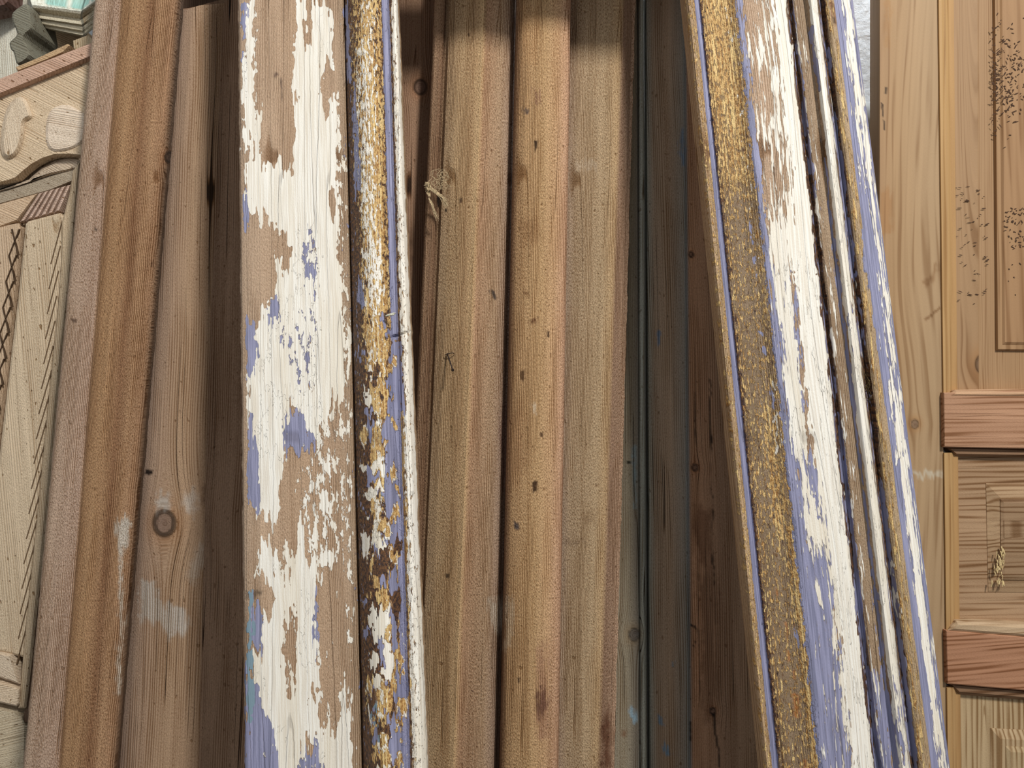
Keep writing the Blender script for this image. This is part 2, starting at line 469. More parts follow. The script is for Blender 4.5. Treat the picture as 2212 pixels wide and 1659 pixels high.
def build(name, parts, mat, parent=None):
    V, Fc = [], []
    for v, f in parts:
        b = len(V); V += list(v); Fc += [tuple(b + i for i in q) for q in f]
    return mk(name, V, Fc, mat, parent, smooth=True, angle=60)

exec_parts = True
#@@SETTING
# ------------------------------------------------------------------ the setting
def box(name, lo, hi, mat, parent=None):
    v = [(x, y, z) for x in (lo[0], hi[0]) for y in (lo[1], hi[1]) for z in (lo[2], hi[2])]
    f = [(0, 1, 3, 2), (4, 6, 7, 5), (0, 4, 5, 1), (2, 3, 7, 6), (0, 2, 6, 4), (1, 5, 7, 3)]
    return mk(name, v, f, mat, parent, smooth=False)
M_WALL = simple('painted_blockwork', C(222, 228, 234), 0.8, 22, 0.06, 0.004, bs=38)
M_FLOOR = simple('concrete_floor', C(120, 116, 110), 0.8, 9, 0.2, 0.002)
M_PIPE = simple('grey_painted_metal', C(150, 152, 152), 0.45, 12, 0.08)
WY = 1.74
tag(box('floor', (-3.2, -2.6, -0.12), (3.2, WY + .12, 0.0), M_FLOOR), kind='structure')
tag(box('wall_back', (-3.2, WY, 0.0), (3.2, WY + .12, 3.2), M_WALL), kind='structure')
# rounded grey ledge running along the wall, with a dark shade sheet below it
v = []; f = []
yc = WY - .002
zt = P(1890, 216, WY - .05)[2]
pr = [(0.0, 0.0), (-.012, .004), (-.034, .002), (-.052, -.010), (-.062, -.030), (-.064, -.050), (-.060, -.068), (-.048, -.080), (-.02, -.088), (0, -.09)]
for x in (-3.2, 3.2):
    for a, b in pr: v.append((x, yc + a, zt + b))
n = len(pr)
f = [(i, i + 1, n + i + 1, n + i) for i in range(n - 1)] + [(n - 1, 0, n, 2 * n - 1), tuple(range(n))[::-1], tuple(range(n, 2 * n))]
tag(mk('trim_1', v, f, M_PIPE), kind='structure')
tag(box('ledge_shade_sheet', (-3.2, WY - .012, 0.0), (3.2, WY + .001, zt - .09), simple('ledge_shade_grey', C(92, 92, 92), .7)), kind='structure')  # added dark sheet: shade under the ledge put into colour
#@@END

# ------------------------------------------------------------------ paint-stripped casing, left of centre (P1)
P1 = empty('door_casing', P(700, 1659, 0.96) * np.array([1, 1, 0]),
           'upright casing, flaking white paint on a flat board beside a mottled ochre bead', 'door casing')
WOODP = (188, 158, 126)
cP = [(516, 532, (176, 148, 118)), (560, 575, (190, 158, 124)), (650, 670, (186, 152, 116)), (715, 750, (184, 152, 118)), (742, 780, (168, 140, 108))]
opsF = []
def W_(v, poly, f=7): opsF.append(('W', v, poly, f))
def L_(v, poly, f=7): opsF.append(('L', v, poly, f))
# lavender under the white
L_(1.2, [(524, 0), (540, 0), (536, 60), (523, 70)], 5)
L_(1.3, [(690, 20), (700, 40), (706, 110), (696, 150), (688, 150), (696, 95), (688, 50)], 4)
L_(1.3, [(526, 420), (534, 415), (540, 470), (532, 500), (526, 480)], 4)
L_(1.3, [(590, 640), (606, 632), (606, 680), (596, 704), (580, 700), (578, 676)], 5)
L_(1.3, [(534, 690), (546, 690), (558, 745), (552, 790), (544, 815), (535, 820)], 5)
L_(1.3, [(536, 920), (548, 905), (556, 990), (562, 1040), (560, 1098), (538, 1090)], 5)
L_(1.3, [(545, 1330), (560, 1310), (570, 1360), (566, 1400), (545, 1390)], 5)
L_(0.9, [(640, 490), (690, 500), (690, 700), (680, 820), (600, 860), (560, 800), (600, 690), (640, 620)], 25)
L_(0.85, [(660, 1270), (690, 1280), (690, 1440), (650, 1440)], 12)
L_(1.2, [(534, 1450), (560, 1470), (600, 1560), (640, 1640), (690, 1600), (700, 1700), (534, 1700)], 16)
L_(0.8, [(560, 880), (700, 860), (690, 960), (560, 1000)], 25)
# white
W_(1.3, [(536, 0), (548, 0), (545, 90), (550, 200), (540, 330), (528, 330), (524, 160)], 6)
W_(0.42, [(548, 0), (560, 0), (556, 130), (548, 150)], 6)
W_(1.3, [(642, 0), (656, 0), (658, 60), (655, 140), (650, 150), (640, 145), (648, 110), (640, 60)], 6)
W_(1.2, [(678, 0), (706, 0), (714, 40), (722, 130), (704, 130), (702, 160), (690, 175), (700, 260), (706, 220), (722, 205), (728, 260), (742, 330), (745, 420), (740, 480), (750, 640), (758, 720), (756, 800), (744, 870), (720, 850), (700, 900), (692, 1000), (680, 940), (655, 900), (640, 860), (630, 850), (612, 920), (616, 990), (600, 1040), (605, 1100), (596, 1150), (582, 1120), (560, 1100), (540, 1090), (536, 1000), (536, 880), (536, 720), (556, 690), (590, 640), (602, 610), (596, 590), (596, 565), (610, 566), (612, 590), (622, 596), (630, 560), (628, 524), (612, 512), (598, 508), (585, 490), (582, 460), (570, 458), (565, 480), (540, 450), (530, 400), (532, 360), (545, 350), (552, 250), (560, 240), (566, 270), (560, 330), (572, 360), (590, 350), (612, 370), (630, 340), (640, 250), (650, 210), (640, 160), (660, 100), (676, 60)], 6)
W_(1.1, [(632, 210), (646, 205), (644, 150), (652, 140), (652, 60), (640, 70), (636, 120)], 5)
W_(-.1, [(624, 300), (636, 290), (634, 380), (622, 385)], 5)
W_(-.2, [(700, 130), (716, 130), (726, 180), (715, 210), (702, 250), (696, 200)], 5)
W_(-.3, [(710, 405), (720, 400), (724, 440), (720, 470), (714, 450)], 4)
W_(-.3, [(728, 500), (745, 560), (752, 700), (746, 690), (738, 600)], 5)
W_(-.3, [(725, 380), (742, 370), (746, 470), (738, 470), (730, 420)], 4)
W_(0.50, [(640, 500), (676, 500), (690, 560), (685, 680), (672, 690), (660, 620), (648, 560)], 10)
W_(0.62, [(600, 690), (690, 650), (690, 860), (650, 860), (590, 740)], 18)
W_(0.3, [(590, 640), (606, 632), (606, 680), (596, 704), (580, 700), (578, 676)], 5)
W_(-.2, [(534, 690), (546, 690), (558, 745), (552, 790), (544, 815), (530, 820)], 5)
W_(-.2, [(534, 920), (546, 905), (554, 990), (560, 1040), (558, 1098), (534, 1090)], 5)
W_(-.4, [(624, 880), (634, 870), (640, 900), (655, 940), (652, 990), (645, 1030), (618, 1040), (618, 960)], 6)
W_(0.35, [(650, 940), (680, 950), (676, 1050), (650, 1110), (640, 1040)], 10)
W_(0.46, [(690, 880), (745, 880), (752, 1200), (700, 1240), (640, 1200), (650, 1100)], 26)
W_(1.2, [(692, 1060), (706, 1065), (712, 1100), (700, 1105), (694, 1085)], 5)
W_(0.52, [(560, 1180), (720, 1180), (720, 1260), (600, 1290), (545, 1240)], 16)
W_(1.3, [(645, 1130), (655, 1130), (655, 1220), (690, 1230), (672, 1260), (676, 1310), (684, 1420), (690, 1490), (640, 1520), (628, 1480), (640, 1420), (640, 1320), (630, 1240), (640, 1200)], 6)
W_(1.2, [(560, 1170), (580, 1180), (590, 1240), (610, 1240), (640, 1300), (640, 1330), (614, 1340), (620, 1420), (625, 1500), (680, 1520), (690, 1500), (682, 1560), (720, 1580), (732, 1560), (742, 1480), (750, 1620), (760, 1700), (700, 1700), (690, 1620), (660, 1560), (660, 1650), (640, 1700), (610, 1700), (590, 1560), (560, 1500), (540, 1450), (540, 1400), (560, 1420), (572, 1400), (566, 1340), (590, 1300), (598, 1290), (590, 1260), (568, 1230)], 7)
W_(-.3, [(545, 1250), (584, 1250), (596, 1300), (575, 1340), (548, 1310)], 5)
W_(0.35, [(606, 1350), (640, 1300), (642, 1420), (632, 1510), (620, 1500), (605, 1400)], 8)
W_(0.22, [(690, 1240), (730, 1240), (728, 1540), (700, 1600), (690, 1480), (682, 1320)], 8)
W_(0.15, [(532, 1450), (550, 1480), (590, 1580), (610, 1700), (530, 1700)], 10)
W_(0.35, [(640, 1640), (660, 1580), (690, 1620), (690, 1700), (640, 1700)], 10)
W_(0.9, [(742, 1560), (758, 1500), (764, 1700), (748, 1700)], 8)
W_(0.44, [(724, 250), (742, 250), (760, 900), (764, 1400), (750, 1400), (742, 800)], 8)
opsF.append(('C', (110, 84, 66), [(591, 158), (600, 157), (602, 163), (594, 166)], 3))
opsF.append(('C', (96, 74, 58), [(608, 170), (610, 170), (610, 218), (608, 218)], 2))
opsF.append(('T', 1.0, [(530, 80), (540, 80), (530, 200), (522, 200)], 8))
opsF.append(('L', 0.6, [(522, 80), (534, 80), (534, 210), (522, 210)], 8))
opsF.append(('T', 1.2, [(534, 1220), (548, 1230), (548, 1560), (534, 1560)], 6))
opsF.append(('L', .75, [(536, 1270), (548, 1270), (548, 1480), (536, 1500)], 5))
opsF.append(('W', -.2, [(532, 1270), (547, 1270), (547, 1480), (532, 1500)], 4))
opsF.append(('M', (.4, .4, .4), [(528, 1278), (560, 1276), (566, 1284), (530, 1292)], 5))
plank('flat_board', M_PAINT, [(514, 529, -.006), (517, 533, -.001), (521, 538, .0), (738, 776, 0), (742, 781, -.003), (744, 784, -.008)],
      1.10, 0.96, .022, P1, cols=cP, ops=opsF, xstep=2.5, wob=.003, rag=.0007, seed=1,
      lev={'W': [(516, 532, .05), (640, 655, .16), (722, 760, .20), (744, 784, .12)], 'L': [(516, 532, .1), (700, 735, -.2), (744, 784, .32)]},
      mods=None)

# beaded moulding of P1
opsM = []
def band(ch, v, y0, y1, xs, fe=5):
    """patch following the lengthwise direction: xs = (left at y0, right at y0, left at y1, right at y1)"""
    opsM.append((ch, v, [(xs[0], y0), (xs[1], y0), (xs[3], y1), (xs[2], y1)], fe))
lM = {'K': [(746, 786, .7), (780, 815, .72), (820, 862, .72), (836, 876, .4), (843, 888, .55), (858, 923, .3)],
      'O': [(746, 786, .20), (765, 800, .50), (800, 830, .55), (822, 868, .58), (828, 876, .1), (843, 890, .42), (858, 923, .2)],
      'L': [(746, 786, .30), (756, 793, .30), (770, 805, .12), (800, 840, .10), (818, 866, .0), (823, 871, .3), (828, 877, 1.3), (838, 884, 1.3), (842, 889, .1), (858, 923, .1)],
      'W': [(746, 786, .10), (775, 808, .34), (795, 830, .46), (812, 850, .34), (826, 872, -.1), (840, 886, -.1), (846, 893, .62), (858, 923, .78)],
      'T': [(746, 786, -1), (858, 923, -1)]}
band('O', .80, 0, 700, (780, 800, 800, 836), 12)
band('W', .55, 100, 640, (770, 788, 790, 812), 10)
band('L', 1.0, 0, 180, (745, 751, 748, 755), 4)
band('L', 1.1, 180, 420, (763, 769, 768, 777), 4)
band('L', .9, 600, 660, (776, 784, 776, 786), 4)
band('O', .9, 640, 800, (785, 838, 790, 836), 14)
band('W', .60, 520, 640, (800, 825, 805, 830), 10)
band('L', -.3, 735, 742, (826, 866, 826, 866), 3)
for y0, y1, a, b, c, d_ in [(745, 900, 836, 870, 842, 872), (880, 960, 786, 812, 790, 808), (870, 1000, 836, 860, 838, 858), (965, 1000, 812, 822, 812, 822),
                       (990, 1240, 832, 858, 834, 860), (1040, 1075, 805, 822, 815, 826), (1090, 1130, 784, 800, 790, 800), (1240, 1300, 838, 862, 838, 862),
                       (1310, 1420, 828, 862, 828, 856), (1340, 1480, 818, 846, 822, 834), (1430, 1560, 845, 862, 848, 868), (1500, 1560, 795, 812, 812, 828), (1560, 1659, 838, 862, 846, 870)]:
    band('L', .92, y0, y1, (a, b, c, d_), 8); band('W', .1, y0, y1, (a, b, c, d_), 8); band('O', .1, y0, y1, (a, b, c, d_), 8)
for y0, y1, a, b, c, d_ in [(1060, 1120, 792, 812, 795, 815), (1140, 1200, 792, 815, 800, 825), (1450, 1540, 792, 806, 794, 808)]:
    band('W', 1.2, y0, y1, (a, b, c, d_), 7)
for y0, y1, a, b, c, d_ in [(1210, 1480, 790, 826, 790, 822), (1100, 1200, 788, 806, 788, 800), (800, 1100, 780, 792, 786, 794), (1430, 1490, 806, 822, 808, 824), (1560, 1640, 790, 800, 792, 804), (400, 800, 757, 768, 772, 782)]:
    band('W', .12, y0, y1, (a, b, c, d_), 8); band('O', .05, y0, y1, (a, b, c, d_), 8); band('K', 1.1, y0, y1, (a, b, c, d_), 8)
    opsM.append(('C', (60, 48, 46), [(a, y0), (b, y0), (d_, y1), (c, y1)], 8))
for y0, y1, a, b, c, d_ in [(940, 1050, 800, 826, 806, 834), (1250, 1290, 796, 812, 800, 816), (1465, 1540, 822, 852, 812, 856), (1560, 1659, 806, 835, 804, 836), (830, 880, 806, 838, 800, 846)]:
    band('O', 1.2, y0, y1, (a, b, c, d_), 8); band('W', .3, y0, y1, (a, b, c, d_), 8); band('L', -.2, y0, y1, (a, b, c, d_), 8)
band('O', 1.1, 900, 1700, (862, 872, 868, 886), 4); band('W', .3, 900, 1700, (862, 872, 868, 886), 4)
band('T', 1.0, 1060, 1160, (800, 822, 800, 824), 8); band('L', .8, 1150, 1200, (800, 830, 800, 830), 10)
band('T', 1.0, 1510, 1580, (800, 820, 805, 825), 8); band('L', 1.1, 1515, 1575, (798, 816, 808, 824), 6)
rm = random.Random(21)
for i in range(190):
    y = 640 + rm.random() ** .8 * 1060; u = rm.random()
    xl = 750 + (790 - 750) * y / 1659; xr = 840 + (882 - 840) * y / 1659
    x = xl + (xr - xl) * (.06 + u * .88)
    w = rm.uniform(3, 9) * (1.3 if y > 1000 else 1); h_ = w * rm.uniform(1.0, 3.4)
    pl = []
    for k in range(9):
        a = 2 * pi * k / 9; q = rm.uniform(.65, 1.25); pl.append((x + w * q * math.cos(a), y + h_ * q * math.sin(a)))
    t = rm.random()
    if u < .35: kind = 'K' if t < .42 else 'W' if t < .72 else 'L' if t < .86 else 'O'
    elif u < .7: kind = 'O' if t < .42 else 'L' if t < .66 else 'W' if t < .84 else 'K'
    else: kind = 'L' if t < .45 else 'O' if t < .85 else 'K'
    for ch in 'KOLW': opsM.append((ch, .95 if ch == kind else -.05, pl, 3.5))
    if kind == 'O' and t > .2:      # pale ring round the ochre island
        pl2 = [(x + (a - x) * .7, y + (b - y) * .72) for a, b in pl]
        opsM.append(('W', .85, pl, 2.5)); opsM.append(('W', -.1, pl2, 2.5)); opsM.append(('O', 1.1, pl2, 2.5))
def crackmod(px, py):
    d1 = np.abs((py - (733 - (px - 832) * .32)))
    return np.where((px > 828), 0.006 * np.exp(-(d1 / 2.6) ** 2), 0)
plank('beaded_moulding', M_PAINT2, [(745, 785.5, -.004), (746.5, 787, .004), (750, 791, .008), (756, 797, .014), (765, 806, .021), (775, 816, .026), (787, 829, .029),
      (798, 841, .029), (808, 852, .026), (817, 861, .020), (823, 868, .012), (829, 874, .007), (836, 881, .006), (842, 887, .009), (845, 891, .014), (850, 899, .016), (855, 912, .013), (858, 923, .004)],
      1.10, 0.96, .018, P1, cols=[(746, 786, (120, 96, 74)), (790, 830, (150, 112, 70)), (858, 923, (176, 148, 112))], lev=lM, ops=opsM,
      xstep=2.2, wob=.002, rag=.0005, seed=4, mods=crackmod)

# ------------------------------------------------------------------ leaning casing with many mouldings, right of centre (P2)
P2 = empty('door_casing', P(1850, 1659, 0.98) * np.array([1, 1, 0]),
           'slanting casing with an ochre-stained band, a flaking white band and lavender-edged ribs', 'door casing')
ops2 = []
def B2(ch, v, poly, f=7): ops2.append((ch, v, poly, f))
l2 = {'K': [(1482, 1652, .1), (1499, 1668, .3), (1508, 1678, 1.1), (1514, 1686, 1.0), (1540, 1700, .36), (1585, 1770, .34), (1600, 1785, .0), (1697, 1885, .0), (1700, 1889, 1.0), (1706, 1896, .9), (1712, 1905, .15), (1764, 1962, .1), (1770, 1974, 1.0), (1778, 1980, .7), (1784, 1988, .2), (1842, 2052, .1)],
      'O': [(1482, 1652, .42), (1499, 1668, .42), (1502, 1671, -.1), (1510, 1681, .1), (1518, 1690, .56), (1560, 1730, .58), (1586, 1772, .50), (1600, 1785, .12), (1620, 1800, -.1), (1700, 1890, -.1), (1712, 1902, .2), (1740, 1935, .0), (1778, 1982, .2), (1784, 1988, .5), (1799, 2010, .40), (1802, 2013, -.2), (1842, 2052, 0)],
      'L': [(1482, 1652, .06), (1499, 1667, .1), (1501, 1670, 1.2), (1508, 1679, 1.2), (1512, 1684, .1), (1580, 1760, .0), (1590, 1775, .62), (1600, 1785, .66), (1612, 1800, .42), (1640, 1840, .30), (1696, 1886, .38), (1700, 1890, .45), (1711, 1902, .42), (1716, 1907, .1), (1734, 1930, .30), (1742, 1940, .35), (1750, 1948, .3), (1764, 1962, .4), (1770, 1970, .45), (1778, 1980, .42), (1784, 1990, .1), (1800, 2010, .1), (1803, 2014, 1.1), (1842, 2052, 1.0)],
      'W': [(1482, 1652, .14), (1499, 1668, .1), (1503, 1672, -.2), (1560, 1730, .08), (1585, 1760, .12), (1592, 1772, .22), (1600, 1782, .36), (1614, 1790, .50), (1640, 1815, .58), (1668, 1850, .86), (1694, 1884, .95), (1699, 1889, .2), (1706, 1896, .2), (1713, 1905, .46), (1724, 1918, .34), (1734, 1929, .20), (1741, 1938, .12), (1749, 1947, .92), (1761, 1962, .90), (1767, 1968, .3), (1779, 1984, .25), (1786, 1990, .16), (1799, 2010, .12), (1803, 2014, -.1), (1812, 2024, .25), (1820, 2030, .54), (1832, 2040, .58), (1842, 2052, .35)],
      'T': [(1482, 1652, -1), (1842, 2052, -1)]}
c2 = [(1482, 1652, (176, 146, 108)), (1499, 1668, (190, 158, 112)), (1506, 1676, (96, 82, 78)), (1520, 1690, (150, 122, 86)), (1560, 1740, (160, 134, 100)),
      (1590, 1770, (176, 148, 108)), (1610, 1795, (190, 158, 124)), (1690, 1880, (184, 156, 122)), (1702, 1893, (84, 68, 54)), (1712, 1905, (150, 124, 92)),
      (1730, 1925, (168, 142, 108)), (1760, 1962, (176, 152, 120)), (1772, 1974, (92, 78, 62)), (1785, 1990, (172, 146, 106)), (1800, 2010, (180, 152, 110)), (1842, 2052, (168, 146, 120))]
# zones traced along the board
def z2(ch, v, y0, y1, a0, b0, f=6):
    """zone between two lengthwise lines named by their x at the top edge (a0, b0), from row y0 to y1"""
    def X(x0, y): 
        xb = np.interp(x0, [1482, 1499, 1508, 1590, 1600, 1700, 1706, 1768, 1780, 1802, 1842], [1652, 1668, 1678, 1772, 1784, 1889, 1896, 1968, 1982, 2013, 2052])
        return x0 + (xb - x0) * y / 1659
    B2(ch, v, [(X(a0, y0), y0), (X(b0, y0), y0), (X(b0, y1), y1), (X(a0, y1), y1)], f)
z2('K', .30, -40, 500, 1516, 1580, 8); z2('C', (150, 122, 82), -40, 460, 1512, 1580, 10); z2('O', .62, -40, 260, 1514, 1560, 20); z2('O', .54, 200, 430, 1514, 1556, 40); z2('O', .66, -40, 300, 1555, 1578, 10); z2('W', .32, 0, 620, 1566, 1580, 6)
z2('O', .40, 420, 1700, 1514, 1580, 40); z2('K', .30, 430, 1700, 1514, 1580, 14)
z2('C', (140, 118, 90), 420, 1700, 1512, 1580, 22)
z2('O', .62, 880, 1160, 1552, 1574, 14); z2('W', .55, 820, 980, 1574, 1582, 5); z2('O', .75, 1150, 1700, 1577, 1588, 6)
for y, h_, a, b in [(483, 22, 1566, 1571), (515, 8, 1568, 1573), (552, 12, 1567, 1572), (590, 8, 1569, 1573), (715, 10, 1563, 1570), (750, 20, 1565, 1572), (850, 26, 1573, 1580), (1365, 24, 1570, 1576)]:
    z2('L', 1.3, y, y + h_, a, b, 3); z2('O', -.2, y, y + h_, a, b, 4)
for y, h_, a, b in [(1345, 40, 1552, 1556), (1400, 26, 1550, 1556), (1450, 20, 1556, 1562), (1500, 50, 1552, 1562), (1640, 30, 1562, 1568), (1275, 14, 1540, 1545)]:
    z2('C', (176, 112, 40), y, y + h_, a, b, 3)
for y, h_ in [(425, 60), (545, 40), (640, 0), (715, 60), (795, 30)]:
    if h_: z2('L', 1.2, y, y + h_, 1592, 1599, 3); z2('W', -.3, y, y + h_, 1592, 1599, 4)
z2('W', .05, -40, 900, 1588, 1606, 8)
z2('L', 1.2, 900, 1480, 1592, 1603, 5); z2('W', .2, 950, 1480, 1592, 1606, 5)
z2('L', 1.2, 1190, 1700, 1592, 1650, 12); z2('W', .36, 1180, 1700, 1600, 1655, 16); z2('W', .02, 1200, 1560, 1592, 1606, 8)
z2('L', .95, 1000, 1240, 1610, 1680, 20); z2('W', .62, 980, 1200, 1620, 1668, 18); z2('L', .8, 600, 900, 1600, 1640, 12); z2('W', .78, 430, 980, 1604, 1646, 24)
z2('W', .42, -40, 460, 1606, 1650, 20); z2('W', .50, -40, 460, 1650, 1676, 16); z2('W', 1.15, 420, 1700, 1668, 1696, 8); z2('W', 1.0, -20, 400, 1676, 1694, 8)
z2('L', -.3, -40, 560, 1610, 1694, 12)
z2('W', -.3, 600, 1100, 1640, 1646, 5)
z2('K', .9, 500, 1700, 1698, 1708, 5); z2('W', -.2, -40, 1700, 1699, 1707, 3); z2('L', 1.0, 900, 1700, 1705, 1711, 4); z2('W', .0, 900, 1700, 1704, 1711, 4)
z2('L', 1.0, -40, 420, 1711, 1714, 3); z2('L', 1.1, 60, 200, 1742, 1748, 3); z2('W', -.2, 60, 200, 1742, 1748, 3)
z2('L', 1.2, 350, 1700, 1738, 1742, 2.5); z2('W', -.2, 350, 1700, 1737, 1742, 2.5)
z2('L', .9, 600, 800, 1752, 1758, 4); z2('W', .5, 600, 800, 1751, 1759, 6)
z2('L', 1.0, 1450, 1700, 1714, 1734, 10); z2('L', .9, 1440, 1700, 1750, 1764, 10); z2('W', .5, 1450, 1700, 1746, 1764, 10)
z2('L', 1.2, 1100, 1700, 1775, 1780, 3); z2('L', 1.1, 250, 600, 1770, 1775, 3)
z2('W', .9, -40, 420, 1824, 1832, 5); z2('W', .25, 400, 820, 1803, 1822, 5); z2('L', 1.3, 420, 860, 1803, 1836, 8); z2('W', .9, 880, 1580, 1818, 1828, 3)
z2('W', .55, 820, 1000, 1812, 1822, 5); z2('W', .5, 60, 400, 1812, 1824, 8); z2('C', (150, 98, 48), 0, 55, 1792, 1800, 5)
z2('M', (.25, .22, .2), 36, 52, 1793, 1799, 4); z2('M', (.3, .26, .22), 5, 22, 1795, 1799, 3)
prof2 = [(1480, 1650, .010), (1482, 1652, .018), (1487, 1657, .022), (1495, 1664, .021), (1499, 1668, .016), (1503, 1673, .007), (1509, 1680, .006), (1513, 1685, .010), (1522, 1694, .011), (1535, 1706, .008),
       (1555, 1730, .007), (1572, 1750, .010), (1584, 1765, .016), (1592, 1774, .019), (1600, 1783, .020), (1640, 1828, .021), (1694, 1882, .021), (1698, 1887, .019), (1700, 1890, .008), (1704, 1894, .002), (1708, 1899, .003),
       (1712, 1904, .010), (1716, 1909, .012), (1722, 1916, .009), (1730, 1925, .010), (1737, 1932, .008), (1741, 1937, .010), (1746, 1943, .017), (1752, 1950, .021), (1758, 1956, .021), (1764, 1963, .017),
       (1768, 1968, .006), (1773, 1974, .001), (1778, 1980, .005), (1782, 1985, .012), (1788, 1992, .015), (1795, 2001, .014), (1800, 2009, .012), (1803, 2013, .006), (1812, 2023, .004), (1826, 2036, .001), (1838, 2047, -.005), (1842, 2052, -.010)]
for nm_, a_, b_, mp_ in (('coved_moulding', 0, 14, M_PAINT2), ('flat_board', 13, 20, M_PAINT3), ('ribbed_moulding', 19, 99, M_PAINT3)):
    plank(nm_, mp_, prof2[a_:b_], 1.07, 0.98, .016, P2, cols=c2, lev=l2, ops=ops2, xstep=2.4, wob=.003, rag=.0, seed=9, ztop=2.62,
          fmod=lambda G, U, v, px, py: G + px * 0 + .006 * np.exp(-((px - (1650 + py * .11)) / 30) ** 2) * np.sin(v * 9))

# ------------------------------------------------------------------ board A (left, stepped) and B (behind it)
A = tag(plank('architrave', M_OLD, [(206, 50, -.012), (208, 52, -.002), (212, 56, .0), (262, 128, .0), (265, 131, .005), (272, 138, .008), (295, 158, .012), (320, 182, .013), (350, 212, .011), (372, 234, .008),
      (385, 246, .004), (392, 252, -.004), (396, 256, -.02)], 1.20, 1.115, .022, None,
      cols=[(208, 52, (186, 160, 136)), (258, 124, (196, 166, 144)), (264, 130, (176, 134, 88)), (290, 156, (186, 144, 96)), (315, 178, (178, 136, 92)), (326, 190, (150, 108, 70)), (350, 212, (184, 144, 102)), (375, 236, (170, 130, 92)), (392, 255, (110, 86, 66))],
      knots=[(366, 340, 9)], ops=[('C', (196, 188, 176), [(250, 1130), (275, 1110), (283, 1125), (275, 1175), (268, 1180), (268, 1350), (258, 1500), (250, 1510), (258, 1350), (262, 1200), (248, 1150)], 5),
      ('M', (.35, .3, .28), [(154, 690), (166, 688), (165, 697), (155, 697)], 4), ('M', (.3, .3, .3), [(204, 492), (209, 492), (209, 499), (204, 499)], 3),
      ('M', (.25, .22, .2), [(331, 788), (338, 786), (336, 812), (332, 812)], 4), ('M', (.4, .35, .3), [(325, 570), (333, 560), (330, 578), (326, 580)], 4)], rag=.0006, seed=12, wob=.004), 'stepped brown architrave between carved pale door and wide knotty board', 'architrave', kind='thing')

B = tag(plank('old_board', M_BACK, [(330, 200, .0), (420, 290, .0), (480, 420, -.022), (560, 560, -.05), (640, 680, -.08)], 1.27, 1.19, .022, None,
      cols=[(330, 200, (150, 118, 92)), (395, 262, (140, 116, 98)), (405, 280, (176, 146, 120)), (440, 350, (178, 146, 112)), (480, 440, (158, 126, 94)), (520, 530, (140, 110, 82))],
      tops=[(380, 22), (400, 22), (430, 12), (470, 8), (520, 4), (700, -10)], knots=[(355, 1130, 22)],
      ops=[('C', (186, 180, 172), [(332, 1085), (350, 1065), (366, 1070), (365, 1100), (340, 1104)], 8, .8), ('C', (186, 180, 172), [(395, 1080), (420, 1060), (428, 1090), (415, 1115), (400, 1105)], 10, .6),
           ('C', (190, 184, 176), [(304, 1262), (335, 1262), (344, 1300), (390, 1310), (410, 1345), (400, 1370), (372, 1380), (345, 1350), (305, 1345)], 7, .85),
           ('C', (180, 176, 166), [(440, 1310), (475, 1300), (478, 1325), (450, 1338)], 8, .6), ('C', (176, 168, 156), [(430, 1180), (465, 1150), (460, 1200), (415, 1260), (405, 1250)], 10, .45),
           ('M', (.06, .05, .05), [(311, 1024), (318, 1014), (330, 1015), (328, 1023), (314, 1028)], 3), ('M', (.3, .2, .18), [(440, 1055), (455, 1050), (458, 1065), (440, 1090)], 6, .6)],
      seed=14, wob=.006), 'wide brown board with round grey knot and white plaster smears behind the upright painted casing', 'board', kind='thing')
D2 = tag(plank('old_board', M_BACK, [(360, 330, 0), (560, 560, 0)], 1.46, 1.44, .02, None, cols=[(360, 330, (90, 66, 48)), (560, 560, (80, 60, 46))], step=12, xstep=8, seed=16), 'dark plank glimpsed above the sawn top of the wide knotty board', 'board', kind='thing')

# ------------------------------------------------------------------ centre boards
C0 = tag(plank('old_board', M_BACK, [(700, 700, 0), (1010, 960, 0)], 1.232, 1.190, .022, None,
      cols=[(780, 780, (150, 116, 90)), (900, 880, (158, 122, 92)), (940, 905, (140, 108, 84)), (1000, 950, (140, 108, 84))], knots=[(908, 188, 13)], seed=20, wob=.007), 'shaded back board with dark knot, beside the beaded moulding of the flaking casing', 'board', kind='thing')

